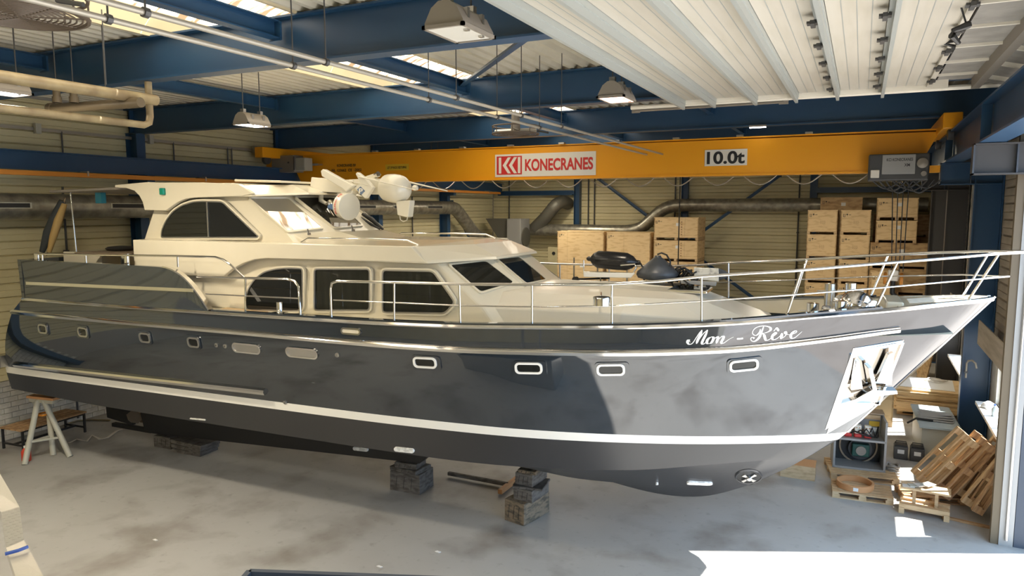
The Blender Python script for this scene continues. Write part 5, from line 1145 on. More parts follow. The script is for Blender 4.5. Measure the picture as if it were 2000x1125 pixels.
# ================================================================ CRATES
def crate(x0, x1, y, z0, z1, label, group, paper=True, stencil='center', dep=None, mm='ply', feet=True, split=None):
    w_ = x1 - x0; h_ = z1 - z0; dep = dep or w_; o = tag(empty('plywood_crate', ((x0 + x1) / 2, y, z0)), label, 'crate', group); fh = .12 if feet else 0.0
    MB().box(-w_ / 2, w_ / 2, 0, dep, fh, h_ - .03).build('crate_body', mm, o)
    MB().box(-w_ / 2 - .008, w_ / 2 + .008, -.008, dep, h_ - .03, h_).build('lid', mm, o)
    if feet:
        for a in (-w_ / 2, -.05, w_ / 2 - .1) if w_ > 1.2 else (-w_ / 2, w_ / 2 - .1): MB().box(a, a + .1, .0, dep, 0, .09).build('runner', 'plank', o)
        MB().box(-w_ / 2, w_ / 2, 0, dep, .09, .12).build('base_board', 'plank', o)
    m_ = MB()
    for a in (-w_ / 2, w_ / 2 - .03): m_.box(a, a + .03, -.006, 0, fh, h_ - .03)
    if split: m_.box(split * w_ - w_ / 2 - .004, split * w_ - w_ / 2 + .004, -.003, 0, fh, h_ - .03)
    m_.build('corner_batten', 'plyd' if mm == 'ply' else mm, o)
    # printed handling marks: umbrella, fragile glass and arrows
    m_ = MB(); bx = -w_ / 2 + .07; bz_ = h_ - .16; q = lambda a, b, c_, d: m_.quad((a, -.009, b), (c_, -.009, b), (c_, -.009, d), (a, -.009, d))
    s_ = min(1, h_ / .9)
    for i in range(2): q(bx + i * .05, bz_ - .07 * s_, bx + .014 + i * .05, bz_ + .03 * s_)
    q(bx - .005, bz_ - .085 * s_, bx + .07, bz_ - .072 * s_); q(bx + .10, bz_ - .01, bx + .15, bz_ + .03 * s_); q(bx + .12, bz_ - .06 * s_, bx + .13, bz_); q(bx + .18, bz_ - .015, bx + .25, bz_ + .0); m_.build('handling_mark', 'ink', o, recalc=False)
    if paper: 
        MB().box(.0, .15, -.012, -.006, h_ * .62, h_ * .62 + .12).build('address_label', 'paper', o)
    elif stencil:
        m_ = MB(); 
        for r_ in range(3):
            for k in range(3): a = -.07 + k * .06 + (.01 if r_ % 2 else 0); b = h_ * .45 + r_ * .04; m_.quad((a, -.009, b), (a + .045, -.009, b), (a + .045, -.009, b + .012), (a, -.009, b + .012))
        m_.build('stencil', 'plankw', o, recalc=False)
    return o
YC = 28.0; names = ['topmost', 'second from the top', 'third from the top', 'fourth from the top', 'bottom']
tops = [4.96, 4.09, 3.22, 2.35, 1.48, 0]
for (x0, x1), col in (((-1.75, -.77), 'left-hand tall stack beside the dark gap'), ((-.66, .29), 'second tall stack')):
    for k in range(5):
        crate(x0, x1, YC, tops[k + 1], tops[k], 'square plywood crate, %s in the %s' % (names[k], col), 'crates in the two even stacks', paper=False)
for k, (a, b) in enumerate(((5.37, 4.62), (4.60, 3.84))):
    crate(.46, 1.70, YC - .1, b, a, 'wide plywood crate with paper label, %s of the two below the crane hoist' % ('upper', 'lower')[k], 'wide crates at the right', dep=1.2)
crate(.32, 2.10, YC + .0, 2.95, 3.84, 'very wide shaded plywood crate under the two wide crates', 'wide crates at the right', dep=1.2, mm='plyd')  # shaded crates: the shade is put into the colour by darker plywood
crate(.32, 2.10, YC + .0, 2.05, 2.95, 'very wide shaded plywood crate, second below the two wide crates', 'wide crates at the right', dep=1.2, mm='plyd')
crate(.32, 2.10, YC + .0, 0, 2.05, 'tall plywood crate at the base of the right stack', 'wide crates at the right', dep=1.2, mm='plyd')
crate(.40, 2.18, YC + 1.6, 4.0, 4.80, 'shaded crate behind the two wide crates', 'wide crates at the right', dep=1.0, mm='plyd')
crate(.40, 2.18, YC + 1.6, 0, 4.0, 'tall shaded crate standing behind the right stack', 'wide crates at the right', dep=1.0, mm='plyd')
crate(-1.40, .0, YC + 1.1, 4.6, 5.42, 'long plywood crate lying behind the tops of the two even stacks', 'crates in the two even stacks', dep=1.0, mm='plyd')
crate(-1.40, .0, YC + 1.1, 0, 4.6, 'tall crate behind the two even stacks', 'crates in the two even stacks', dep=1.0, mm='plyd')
q = at(1745, 520, 1, 26.8)
crate(.36, .98, 26.9, 1.9, 2.9, 'small plywood crate behind the hook block', 'crates behind the hook', paper=False, dep=.9)
crate(.36, .98, 26.9, 1.1, 1.9, 'small plywood crate below the hook block', 'crates behind the hook', paper=False, dep=.9)
crate(.36, .98, 26.9, 0, 1.1, 'lowest small plywood crate under the hook block', 'crates behind the hook', paper=False, dep=.9)
def strapped(o, xs_, h_):
    m_ = MB()
    for x in xs_: m_.box(x - .03, x + .03, -.016, -.008, .1, h_ * .72)
    m_.build('metal_strap', 'steelr', o)
strapped(crate(-11.85, -9.75, 29, 0, 4.05, 'tall plywood case with metal strap, left one behind the black fender', 'tall cases', dep=1.6, split=.22), (-.27, .8), 4.05)
strapped(crate(-9.62, -7.75, 29, 0, 4.03, 'tall plywood case behind the black fender, right one', 'tall cases', dep=1.6, split=.4), (-.02,), 4.03)
cc_ = [(4.66, 3.75), (3.73, 2.9), (2.88, 1.9), (1.88, 0)]
for k, (a, b) in enumerate(cc_):
    o = crate(-7.60, -5.82, 29, b, a, 'plywood crate with paper label, %s of the stack behind the cone fender' % ['topmost', 'second', 'third', 'lowest'][k], 'crates behind the cone fender', dep=1.4, split=.70)
    if k < 2:
        m_ = MB()
        for r_ in range(6): m_.quad((.20, -.011, .2 + r_ * .1), (.25, -.011, .2 + r_ * .1), (.25, -.011, .25 + r_ * .1), (.20, -.011, .25 + r_ * .1))
        m_.build('stencil', 'plankw', o, recalc=False)
sp = tag(empty('rope_line', (-6.25, 27.5, 3)), 'thin black rope hanging in front of the stacked crates', 'rope'); MB().tube([(0, 0, 4.45), (0, 0, -2.99)], .022, 6).build('rope', 'black', sp)
# low crate and cardboard box under the bow, boards far right
o = crate(.32, .86, 18.3, 0, .95, 'plywood crate standing behind the electric unit below the bow', 'low crate', paper=False, stencil=None, dep=.8)
cbx = tag(empty('cardboard_box', (-.85, 13.95, 0)), 'brown cardboard box on the floor under the bow', 'box'); MB().box(-.3, .3, 0, .4, 0, .26).build('carton', 'plank', cbx); MB().box(-.3, .3, -.003, .403, .255, .27).build('flap', 'cork', cbx)
for k, lb in enumerate(('nearer', 'farther')):
    o = tag(empty('leaning_board', (1.75 + .12 * k, 22.4 + k * 1.3, 0), R(6)), 'sheet of plywood leaning on the right wall, the %s one' % lb, 'board')
    MB().box(0, .03, 0, 1.2, 0, 1.9, rot=Matrix.Rotation(R(9), 3, 'Y'), c=(0, 0, 0)).build('sheet', 'plyd', o); MB().box(-.01, .0, .0, 1.2, .02, .12).build('edge_batten', 'plank', o)

# ================================================================ KEEL BLOCKS
def block(name, x0, x1, y0, y1, z0, z1, rot=0, m_='oldwood', label='', group=None, cat='block', cuts=0):
    o = tag(empty(name, ((x0 + x1) / 2, (y0 + y1) / 2, z0), rot), label, cat, group); a, b, h_ = (x1 - x0) / 2, (y1 - y0) / 2, z1 - z0
    m2 = MB(); n = 6; rg = []
    for k in range(n + 1):
        y = -b + 2 * b * k / n; j = lambda: random.uniform(-.006, .006); rg.append([(-a + j(), y, j() * .3), (a + j(), y, j() * .3), (a + j(), y, h_ + j() * .5), (-a + j(), y, h_ + j() * .5)])
    m2.loft(rg); m2.build('timber', m_, o, bevel=.012)
    m3 = MB()
    for k in range(3): m3.tube([(-a - .003, -b + .05 + .1 * k, .04 + .05 * k), (-a - .003, -b + .2 + .1 * k, .05 + .05 * k)], .005, 4); m3.tube([(-a * .6 + a * .5 * k, -b - .003, h_ * .2), (-a * .5 + a * .5 * k, -b - .003, h_ * .8)], .004, 4)
    m3.build('crack', 'black', o); return o
# block stack A under the forefoot
block('timber_block', -4.90, -4.50, 9.93, 10.62, 0, .36, R(-12), 'oldwood2', 'large mossy timber at the foot of the tall block stack', 'tall block stack')
block('timber_block', -4.80, -4.45, 10.0, 10.55, .36, .56, R(-6), 'oldwood', 'middle grey brown timber of the tall block stack', 'tall block stack')
block('timber_block', -4.86, -4.36, 10.0, 10.5, .56, .60, R(8), 'oldwood', 'thin board between timbers of the tall block stack', 'tall block stack', 'board')
block('timber_block', -4.80, -4.48, 10.05, 10.55, .60, .80, R(-4), 'oldwood', 'upper grey timber of the tall block stack', 'tall block stack')
block('timber_block', -4.76, -4.44, 10.05, 10.55, .80, .86, R(-2), 'oldwood2', 'thin brown packing piece touching the hull on the tall block stack', 'tall block stack', 'board')
block('timber_block', -7.38, -6.76, 10.22, 10.7, 0, .36, R(2), 'oldwood', 'large dark timber below the front end of the keel', 'block stack below the keel front')
block('timber_block', -7.36, -6.78, 10.2, 10.65, .36, .44, R(-5), 'oldwood', 'lower flat board on the large dark timber below the keel front', 'block stack below the keel front', 'board')
block('timber_block', -7.28, -6.84, 10.22, 10.6, .44, .54, R(6), 'oldwood', 'upper flat board touching the keel front', 'block stack below the keel front', 'board')
qa = at(290, 872, 2, 0); qb = at(325, 880, 2, 0)
block('timber_block', -13.25, -12.78, 9.98, 10.35, 0, .25, R(4), 'oldwood', 'dark timber at the left of the two piles under the aft keel', 'aft keel blocks')
for k in range(3): block('timber_block', -12.62 - .03 * k, -11.85 + .05 * k, 9.92, 10.4, .085 * k, .085 * k + .08, R(3 - 3 * k), 'oldwood', '%s board of the flat pile under the aft keel' % ['lowest', 'middle', 'top'][k], 'aft keel blocks', 'board')
gt = tag(empty('timber_prop', (-5.85, 11.2, 0)), 'thin T shaped timber prop lying on the floor behind the keel', 'prop'); MB().box(-.9, .35, -.03, .03, .04, .10).build('handle', 'oldwood', gt); MB().box(.32, .40, -.35, .35, .02, .10).build('crossbar', 'cork', gt)

# ================================================================ TRESTLE, BENCH, CANISTER
tr = tag(empty('trestle', (-14.75, 8.65, 0)), 'pale grey tubular trestle supporting the yacht stern', 'trestle')
tops_ = [(-.22, 0, 1.13), (.16, 0, 1.13)]
legs = [at(62, 905, 2, .0), at(136, 890, 2, 0), at(104, 885, 2, 0), at(80, 878, 2, 0)]
tc_ = at(85, 782, 2, 1.1)
tr.location = (tc_.x, tc_.y, 0); T0 = Vector((tc_.x, tc_.y, 0))
lg = [Vector((at(48, 908, 2, 0))), Vector(at(137, 892, 2, 0)), Vector(at(104, 889, 2, 0))]
for i, (l, t) in enumerate(zip(lg, ((-.10, -.05), (.05, -.02), (-.02, .10)))): MB().tube([Vector((t[0], t[1], 1.10)), l - T0], .055, 14).build('leg', 'sand', tr, smooth=50)
for a, b in ((0, 1), (0, 2)): 
    A = (lg[a] - T0) * .65 + Vector((0, 0, .38)); B_ = (lg[b] - T0) * .65 + Vector((0, 0, .38)); MB().tube([A, B_], .025, 6).build('cross_brace', 'sand', tr)
MB().box(-.32, .32, -.07, .07, 1.06, 1.14, rot=Matrix.Rotation(R(8), 3, 'Z'), c=(0, 0, 1.1)).build('head_plate', 'sand', tr, bevel=.01)
MB().box(-.36, .36, -.09, .09, 1.14, 1.19, rot=Matrix.Rotation(R(8), 3, 'Z'), c=(0, 0, 1.1)).build('wooden_pad', 'cork', tr, bevel=.005)
MB().tube([(-.18, -.12, .80), (.1, -.10, .82), (.08, .1, .82), (-.15, .12, .8)], .02, 6, closed=True).build('orange_strap', 'orangedark', tr)
b0 = tag(empty('bench', (-15.75, 9.25, 0), R(5)), 'low slatted wooden bench with black legs by the brick wall', 'bench')
for k in range(4): MB().box(-.32 + k * .17, -.18 + k * .17, -.75, .75, .44, .47).build('slat', 'plankw', b0)
for sy in (-.7, .7):
    for sx in (-.3, .3): MB().box(sx - .02, sx + .02, sy - .02, sy + .02, 0, .44).build('leg', 'black', b0)
MB().box(-.3, .3, -.71, -.69, .1, .14).box(-.3, .3, .69, .71, .1, .14).box(-.31, -.29, -.7, .7, .40, .44).box(.29, .31, -.7, .7, .40, .44).box(-.02, .02, -.7, .7, .10, .14).build('frame', 'black', b0)
cn = tag(empty('red_canister', at(52, 900, 2, 0)), 'small red canister on the floor behind the trestle leg', 'canister'); MB().lathe([(.08, 0), (.085, .03), (.085, .2), (.05, .25), (.03, .27)]).build('body', 'redplastic', cn, smooth=40); MB().lathe([(.035, .27), (.035, .31)]).build('cap', 'paper', cn)
sp_ = tag(empty('lifting_strap', (-13.4, 10.0, .01)), 'long white strap lying loosely on the floor beneath the stern', 'strap'); m2 = MB()
pts = [at(x, y, 2, .02) - Vector((-13.4, 10.0, .01)) for x, y in ((135, 865), (150, 858), (170, 862), (180, 850), (195, 858), (210, 855), (228, 842), (240, 838), (262, 836))]
m2.sweep(pts, [(-.03, 0), (.03, 0), (.03, .008), (-.03, .008)]); m2.build('webbing', 'tape', sp_)
hs_ = tag(empty('hose', (-15.2, 10.6, .02)), 'thin yellowish hose curving on the floor near the bench', 'hose'); MB().tube([at(x, y, 2, .02) - Vector((-15.2, 10.6, .02)) for x, y in ((125, 838), (135, 826), (150, 822), (180, 820), (215, 821))], .02, 6).build('tube', 'pipe', hs_, smooth=60)

# ================================================================ ELECTRIC UNIT AND PALLETS UNDER THE BOW
def pallet(name, L, W, label, loc, rz=0, rot=None, mm='plank', thick=.022, n=7, gap_boards=True, tall=.12):
    o = tag(empty(name, loc, rz), label, 'pallet', 'wooden pallets')
    if rot: o.rotation_euler = rot
    bw_ = W / n * .78
    proto = MB().box(-L / 2, L / 2, -bw_ / 2, bw_ / 2, 0, thick).build('top_board', mm, o); ys = [-W / 2 + bw_ / 2 + (W - bw_) * k / (n - 1) for k in range(n)]
    proto.location = (0, ys[0], tall - thick)
    for y in ys[1:]: dup(proto, o, (0, y, tall - thick))
    bb = MB().box(-L / 2, L / 2, -.05, .05, 0, thick).build('bottom_board', mm, o); bb.location = (0, -W / 2 + .05, 0)
    for y in (0, W / 2 - .05): dup(bb, o, (0, y, 0))
    cr_ = MB().box(-.05, .05, -W / 2, W / 2, 0, thick).build('cross_board', mm, o); cr_.location = (-L / 2 + .05, 0, tall - 2 * thick)
    for x in (0, L / 2 - .05): dup(cr_, o, (x, 0, tall - 2 * thick))
    bk = MB().box(-.06, .06, -.05, .05, 0, tall - 3 * thick).build('block', mm, o); bk.location = (-L / 2 + .06, -W / 2 + .05, thick); f_ = True
    for x in (-L / 2 + .06, 0, L / 2 - .06):
        for y in (-W / 2 + .05, 0, W / 2 - .05):
            if f_: f_ = False; continue
            dup(bk, o, (x, y, thick))
    return o
pallet('wooden_pallet', 1.15, .9, 'low pallet carrying the open electric unit', (.20, 14.75, 0), R(10), mm='plank')
pallet('wooden_pallet', .95, .62, 'small pale pallet carrying the orange brown ring', (.22, 13.63, 0), R(4), mm='plank', n=5)
rg_ = tag(empty('cork_ring', (.12, 13.66, .125)), 'orange brown flat ring lying on the small pale pallet', 'ring'); MB().lathe([(.265, 0), (.30, 0), (.30, .10), (.265, .10), (.265, 0)], n=36, cap=False).build('ring', 'cork', rg_, smooth=40); MB().box(-.03, .05, -.304, -.30, .02, .08).build('label', 'paper', rg_)
un = tag(empty('electric_unit', (.17, 14.62, .12), R(6)), 'open grey electric unit with fan and red based insulators on a pallet', 'machine')
m_ = MB().box(-.45, .45, .0, .03, 0, .55).box(-.45, -.42, -.02, .55, 0, .62).box(.42, .45, -.02, .55, 0, .62).box(-.45, .45, -.02, .55, 0, .03).box(-.45, .45, .52, .55, 0, 1.0).box(-.45, .45, -.02, .55, .53, .57)
# front opened: replace the front sheet by a rim
m_ = MB().box(-.45, -.41, -.02, .55, 0, .62).box(.41, .45, -.02, .55, 0, .95).box(-.45, .45, -.02, .55, 0, .04).box(-.45, .45, .52, .55, 0, .98).box(-.45, .45, -.02, .55, .55, .59)
m_.build('casing', 'steelbox', un, bevel=.005)
MB().box(-.41, .41, .45, .5, .04, .55).build('dark_interior', 'black', un)
MB().lathe([(.19, 0), (.21, .03), (.21, .06), (.19, .06)], (.05, .40, .30), (0, -1, 0), 28).build('fan_shroud', 'darkgrey', un, smooth=40)
MB().lathe([(.31, 0), (.34, 0), (.34, .04), (.31, .04), (.31, 0)], (.02, .44, .34), (0, -1, 0), 32, cap=False).build('fan_ring', 'bronze', un, smooth=40)
fmn = MB().box(-.10, .20, .22, .40, .18, .42).build('fan_motor', 'pcb', un, bevel=.02); MB().lathe([(.09, 0), (.09, .02), (.03, .02)], (.05, .22, .30), (0, -1, 0), 20).build('motor_hub', 'lampbody', fmn, smooth=40)
for k in range(3):
    x = -.20 + k * .17; iz = MB().box(x - .055, x + .055, .10, .2, .66, .82).build('terminal_block', 'signwhite', un, bevel=.006); MB().box(x - .065, x + .065, .08, .22, .59, .66).build('red_base', 'red', iz, bevel=.02)
    m2 = MB()
    for a_ in (-.025, .025):
        for b_ in (.70, .78): m2.lathe([(.012, 0), (.012, .006)], (x + a_, .10, b_), (0, -1, 0), 10)
    m2.build('terminal', 'cork', iz)
MB().box(.20, .38, .50, .515, .72, .82).build('yellow_label', 'yellow', un); MB().box(-.05, .38, .44, .52, .87, .96).build('wooden_batten', 'plank', un); MB().box(.22, .38, .50, .515, .62, .70).build('grey_label', 'paper', un)
MB().box(-.1, .45, .40, .75, .98, 1.0).build('top_sheet', 'bronze', un)
m2 = MB()
for k in range(5): m2.tube([(-.2 + k * .12, .15, .63), (-.1 + k * .1, .05, .72 + .03 * k), (.1 + k * .05, .02, .66), (.3, .1, .62)], .014, 6)
m2.build('cable', 'black', un, smooth=60)
dk_ = tag(empty('cable_bundle', (.74, 14.9, 0)), 'grey coiled cable bundle beside the electric unit', 'cable'); m2 = MB()
for k in range(4): m2.tube([(.13 * math.cos(t) * (1 - k * .06), .10 * math.sin(t), .05 + .05 * k + .02 * math.sin(3 * t)) for t in [2 * PI * j / 18 for j in range(18)]], .028, 6, closed=True)
m2.build('coil', 'lampbody', dk_, smooth=60)
for k, l in enumerate(('left', 'right')):
    o = tag(empty('battery', (.93 + k * .29, 16.1 - .02 * k, 0)), '%s of two black batteries with handles on the floor' % l, 'battery', 'batteries'); MB().box(-.125, .125, -.13, .13, 0, .26).build('case', 'darkgrey', o, bevel=.01); MB().box(-.11, .11, -.11, .11, .26, .29).build('lid', 'black', o, bevel=.006)
    MB().tube([(-.1, 0, .28), (-.09, 0, .34), (.09, 0, .34), (.1, 0, .28)], .01, 6).build('handle', 'black', o, smooth=50); MB().box(-.06, .06, -.134, -.13, .12, .2).build('label', 'paper', o)
# plywood sheets
pb = pallet('wooden_pallet', 1.5, 1.0, 'pallet hidden beneath the stack of plywood sheets', (1.72, 20.15, 0), R(4), mm='plank')
for k in range(11):
    o = tag(empty('plywood_sheet', (1.70 + random.uniform(-.04, .04), 20.2 + random.uniform(-.05, .05), .12 + k * .05), R(3 + random.uniform(-3, 3))), 'plywood sheet, %s in the stack by the right wall' % ['lowest', 'second', 'third', 'fourth', 'fifth', 'sixth', 'seventh', 'eighth', 'ninth', 'tenth', 'uppermost'][k], 'board', 'stacked plywood sheets')
    MB().box(-.78, .78, -.75, .75, 0, .045).build('sheet', 'ply', o); MB().box(-.785, .785, -.755, .755, .018, .026).build('edge_ply', 'plyd', o)
o = tag(empty('white_sheet', (1.68, 20.3, .67), R(-3)), 'white coated board on top of the plywood stack', 'board'); MB().box(-.62, .55, -.62, .62, 0, .012).build('sheet', 'paper', o); MB().box(-.63, .56, -.63, .63, -.006, .004).build('edge_core', 'ply', o)
o = tag(empty('wire_tangle', (1.80, 20.6, .69)), 'tangled clear straps on the white board', 'strap'); m2 = MB(); random.seed(3)
for k in range(5): m2.tube([(.22 * math.cos(t + k) + .03 * k, .12 * math.sin(t + k) * (1 + .2 * k), .03 + .02 * math.sin(2 * t + k)) for t in [2 * PI * j / 16 for j in range(16)]], .008, 5, closed=True)
m2.build('strap_loop', 'tape', o, smooth=60)
# white cabinet table with draped sheet
ta = tag(empty('work_table', (1.62, 17.05, 0), R(2)), 'pale box table with grey top behind the leaning pallets', 'table')
MB().box(-.42, .32, -.95, .85, .66, .70).build('table_top', 'tablebl', ta, bevel=.005); MB().box(-.36, .28, -.85, .8, 0, .66).build('table_body', 'sand', ta)
o = tag(empty('foil_sheets', (1.50, 16.8, .70)), 'crumpled grey foil sheets lying on the pale table', 'sheet'); 
for k in range(4): MB().prism([(-.3 + .05 * k, -.25 + .1 * k, .005 + .01 * k), (.35, -.3 + .12 * k, .01 + .02 * k), (.4, -.1 + .12 * k, .01 + .02 * k), (-.25, .0 + .1 * k, .005 + .03 * k)], (0, 0, .006)).build('foil', 'steelbox', o)
MB().tube([(-.45, -.2, -.1), (-.3, -.25, .03), (0, -.3, .03)], .02, 6).build('black_strip', 'black', o)
# leaning pallets
lean = [((1.42, 14.35), 52, 4, 'leftmost of the row leaning by the door post'), ((1.66, 14.05), 56, 2, 'second of the row leaning by the door post'), ((1.93, 13.85), 60, -2, 'third of the row leaning by the door post'), ((2.0, 13.5), 66, -4, 'nearest the door post in the leaning row')]
for k, ((x, y), ang, tw, l) in enumerate(lean):
    L = 1.15; t = R(ang); cx = x + .0; 
    pallet('wooden_pallet', L, .8, 'orange brown pallet, ' + l, (cx + .02, y, .22 + math.sin(t) * L / 2), 0, (PI, -t, R(6 + tw)), 'plankw' if k % 2 else 'plank', .026, 5, tall=.16)
pallet('wooden_pallet', 1.0, .5, 'flat worn pallet lying under the leaning pallets', (1.30, 14.0, 0), R(15), mm='plankw', n=5)
# wooden stand in front
st_ = tag(empty('wooden_stand', (1.16, 13.25, 0), R(-6)), 'small pine stand of boards in front of the leaning pallets', 'stand')
MB().box(-.36, .36, -.16, .16, .40, .43).build('top_board', 'plank', st_); MB().box(-.36, .36, -.20, -.12, .08, .16).build('front_rail', 'plank', st_); MB().box(-.36, .36, .10, .18, .08, .16).build('back_rail', 'plank', st_)
for x in (-.18, .14): MB().box(x, x + .05, -.04, .04, .12, .40).build('upright', 'plank', st_)
for x in (-.36, .28): MB().box(x, x + .08, -.22, .2, 0, .10).build('foot', 'plank', st_)
MB().box(-.34, .34, -.12, .10, .10, .12).build('lower_shelf', 'plank', st_)
o = tag(empty('scrap_pieces', (1.02, 13.25, .43)), 'loose white scraps on top of the pine stand', 'scraps')
for k in range(4): MB().box(-.2 + .09 * k, -.02 + .1 * k, -.1 + .03 * k, .02 + .04 * k, .0 + .012 * k, .012 + .012 * k, rot=Matrix.Rotation(.3 * k, 3, 'Z')).build('offcut', ('tape', 'sand')[k % 2], o)
o = tag(empty('timber_offcut', (1.95, 13.05, 0), R(-12)), 'thin timber batten on the floor below the leaning pallets', 'batten'); MB().box(-.55, .5, -.03, .03, 0, .035).build('batten', 'plankw', o)
# sill items and pipe hook
for nm, loc, lb in (('cleaning_rag', (2.33, 15.9, 1.25), 'white crumpled rag on the near sill beside the blue column'), ('cleaning_rag', (2.33, 18.4, 1.25), 'white crumpled rag on the far sill')):
    o = tag(empty(nm, loc), lb, 'rag'); MB().lathe([(.10, 0), (.13, .03), (.09, .09), (.03, .13)], n=9).build('cloth', 'paper', o, smooth=70); MB().tube([(.05, -.1, .03), (-.05, -.16, .02)], .03, 6).build('corner', 'paper', o)
o = tag(empty('water_bottle', (2.34, 15.3, 1.25)), 'small clear water bottle on the near sill', 'bottle'); MB().lathe([(.04, 0), (.045, .02), (.045, .13), (.018, .18), (.018, .2)]).build('body', 'tablebl', o, smooth=40); MB().lathe([(.02, .2), (.02, .22)]).build('cap', 'bluepaint', o)
o = tag(empty('bent_tube', (2.05, 16.85, 1.9)), 'short bent pale tube fixed to the broad blue column', 'tube'); MB().tube([(0, 0, -.3), (0, 0, .0), (.02, -.04, .06), (.08, -.1, .08), (.13, -.16, .04), (.15, -.18, -.06)], .02, 8).build('tube', 'conduit', o, smooth=60); MB().box(-.03, .03, -.02, .05, -.2, -.16).build('clip', 'darkgrey', o)
o = tag(empty('socket_box', (2.2, 18.6, 2.05)), 'small white socket on the far sill wall', 'socket'); MB().box(-.05, .05, -.04, .04, -.09, .09).build('cover', 'paper', o, bevel=.01); MB().box(-.02, .02, -.045, -.04, -.03, .03).build('outlet', 'darkgrey', o)

# ================================================================ FOREGROUND
fg = tag(empty('tread_plate_ramp', (-3.6, 1.95, 3.3)), 'aluminium tread plate edge of a raised platform at the lower left corner', 'platform')
zz = 3.6
right = [(0, 925), (38, 990), (47, 1055), (85, 1125), (110, 1170)]; left = [(-60, 925), (2, 1000), (12, 1070), (30, 1125), (50, 1175)]
zs_ = [3.66, 3.60, 3.52, 3.50, 3.48]
for k in range(4):
    a, b, c_, d = at(*right[k], 2, zs_[k]), at(*right[k + 1], 2, zs_[k + 1]), at(*left[k + 1], 2, zs_[k + 1]), at(*left[k], 2, zs_[k])
    q = [v_ - fg.location for v_ in (a, b, c_, d)]; MB().prism(q, (0, 0, -.04)).build('plate', 'alu', fg)
    if k in (1, 3):
        m2 = MB()
        for i in range(12):
            for j in range(6):
                s, t = (i + .5) / 12, (j + .5) / 6; c0 = (q[0] * (1 - t) + q[3] * t) * (1 - s) + (q[1] * (1 - t) + q[2] * t) * s; dd = Vector((.0045, .0045 if (i + j) % 2 else -.0045, 0)); nn = Vector((-dd.y, dd.x, 0)) * .25
                m2.prism([c0 - dd, c0 + nn, c0 + dd, c0 - nn], (0, 0, .0012))
        tag(m2.build('tread_pattern', 'alu', fg), kind='stuff')
a = at(36, 1075, 2, 3.53) - fg.location; b = at(10, 1082, 2, 3.53) - fg.location; c_ = at(54, 1068, 2, 3.53) - fg.location
MB().tube([b, a, c_], .008, 6).build('blue_strap', 'bluepaint', fg)
MB().box(-.45, -.38, -.1, -.03, -3.3, .2).box(.1, .17, -.6, -.53, -3.3, .14).build('support_post', 'steelr', fg)
bn = tag(empty('steel_bin', (-4.4, 5.2, 0)), 'open steel sided skip just cut off by the bottom edge', 'skip')
cA, cB = at(487, 1117, 2, 1.2), at(905, 1133, 2, 1.2); d = (cB - cA).normalized(); nrm = Vector((d.y, -d.x, 0)); W = .9
cs = [cA, cB, cB + nrm * W, cA + nrm * W]; bo = bn.location
for i in range(4):
    p0, p1 = cs[i] - bo, cs[(i + 1) % 4] - bo; dd = (p1 - p0).normalized(); n2 = Vector((-dd.y, dd.x, 0)) * .02
    MB().loft([[p0 + n2, p1 + n2, p1 - n2, p0 - n2], [q - Vector((0, 0, 1.18)) for q in (p0 + n2, p1 + n2, p1 - n2, p0 - n2)]]).build('side_panel', 'steelr', bn)
    MB().sweep([p0, p1], [(-.03, -.03), (.03, -.03), (.03, .02), (-.03, .02)]).build('rim', 'beamface', bn)
MB().loft([[q - bo - Vector((0, 0, 1.17)) for q in cs], [q - bo - Vector((0, 0, 1.2)) for q in cs]]).build('base', 'steelr', bn)
# small scraps on the floor
for i, (px, py, lb) in enumerate(((855, 1078, 'larger white paper scrap on the floor near the bottom middle'), (741, 1107, 'tiny white scrap near the bottom edge'), (303, 1055, 'small white flake on the floor at the lower left'))):
    q = at(px, py, 2, .003); o = tag(empty('paper_scrap', q), lb, 'scrap'); MB().prism([(-.04, -.015, 0), (.03, -.02, 0), (.05, .01, 0), (-.02, .02, 0)], (0, 0, .01)).build('flake', 'paper', o)

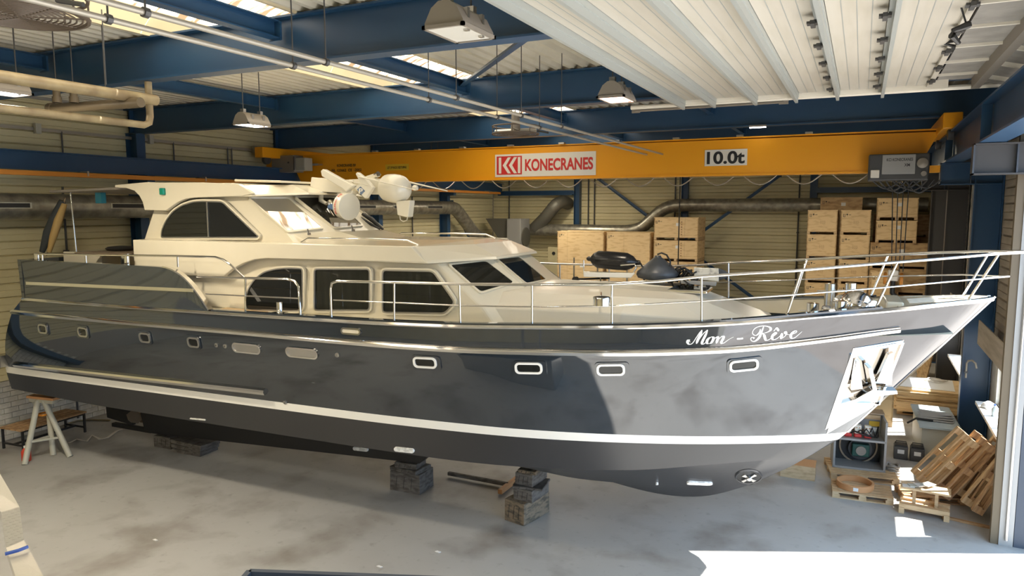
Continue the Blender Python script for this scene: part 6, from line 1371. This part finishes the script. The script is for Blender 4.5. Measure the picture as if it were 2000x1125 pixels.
# ================================================================ FINISH: every separate piece becomes a part of its own
KEEP = ('lettering', 'mark', 'stencil', 'letter', 'crack', 'line', 'pattern', 'curtain', 'door_1', 'window', 'wall', 'terminal', 'logo', 'seam', 'washer_jet', 'wiper', 'stay', 'loop', 'rope')
def islands(me):
    n = len(me.vertices); par = list(range(n))
    def fd(a):
        while par[a] != a: par[a] = par[par[a]]; a = par[a]
        return a
    for p_ in me.polygons:
        v0 = fd(p_.vertices[0])
        for v_ in p_.vertices[1:]:
            b = fd(v_)
            if b != v0: par[b] = v0
    g_ = {}
    for i in range(n): g_.setdefault(fd(i), []).append(i)
    return list(g_.values())
def explode(o):
    me = o.data; isl = islands(me)
    if not 1 < len(isl) <= 60: return
    bb = []
    for g_ in isl:
        cs_ = [me.vertices[i].co for i in g_]; bb.append([[min(c[k] for c in cs_) - .004 for k in range(3)], [max(c[k] for c in cs_) + .004 for k in range(3)], list(g_)])
    ch = True
    while ch:
        ch = False
        for i in range(len(bb)):
            for j in range(i + 1, len(bb)):
                if all(bb[i][0][k] <= bb[j][1][k] and bb[j][0][k] <= bb[i][1][k] for k in range(3)):
                    bb[i] = [[min(bb[i][0][k], bb[j][0][k]) for k in range(3)], [max(bb[i][1][k], bb[j][1][k]) for k in range(3)], bb[i][2] + bb[j][2]]; bb.pop(j); ch = True; break
            if ch: break
    if len(bb) < 2: return
    src = me.copy(); smooth_ = len(me.polygons) and me.polygons[0].use_smooth
    for n_, (a, b, idx) in enumerate(bb):
        st = set(idx); mp = {}; vs = []; fs = []
        for p_ in src.polygons:
            if p_.vertices[0] in st:
                f_ = []
                for v_ in p_.vertices:
                    if v_ not in mp: mp[v_] = len(vs); vs.append(tuple(src.vertices[v_].co))
                    f_.append(mp[v_])
                fs.append(f_)
        m2 = D.meshes.new(o.name); m2.from_pydata(vs, [], fs)
        for mt in src.materials: m2.materials.append(mt)
        if smooth_:
            for p_ in m2.polygons: p_.use_smooth = True
            m2.set_sharp_from_angle(angle=R(45))
        if n_ == 0: o.data = m2
        else:
            c = o.copy(); c.data = m2; COL.objects.link(c)
            if 'label' in c and o.parent is None: pass
for o in [o for o in D.objects if o.type == 'MESH' and o.parent]:
    if o.get('kind') == 'stuff' or any(k in o.name for k in KEEP) or o.data.users > 1: continue
    explode(o)
for e in [o for o in D.objects if o.type == 'EMPTY' and not o.parent]:
    if len(e.children) == 1 and not e.children[0].children:
        c = e.children[0]; nm = e.name; mw = e.matrix_basis @ c.matrix_basis; c.parent = None; c.matrix_basis = mw
        for k in ('label', 'category', 'group', 'kind'):
            if k in e: c[k] = e[k]
        D.objects.remove(e); c.name = nm
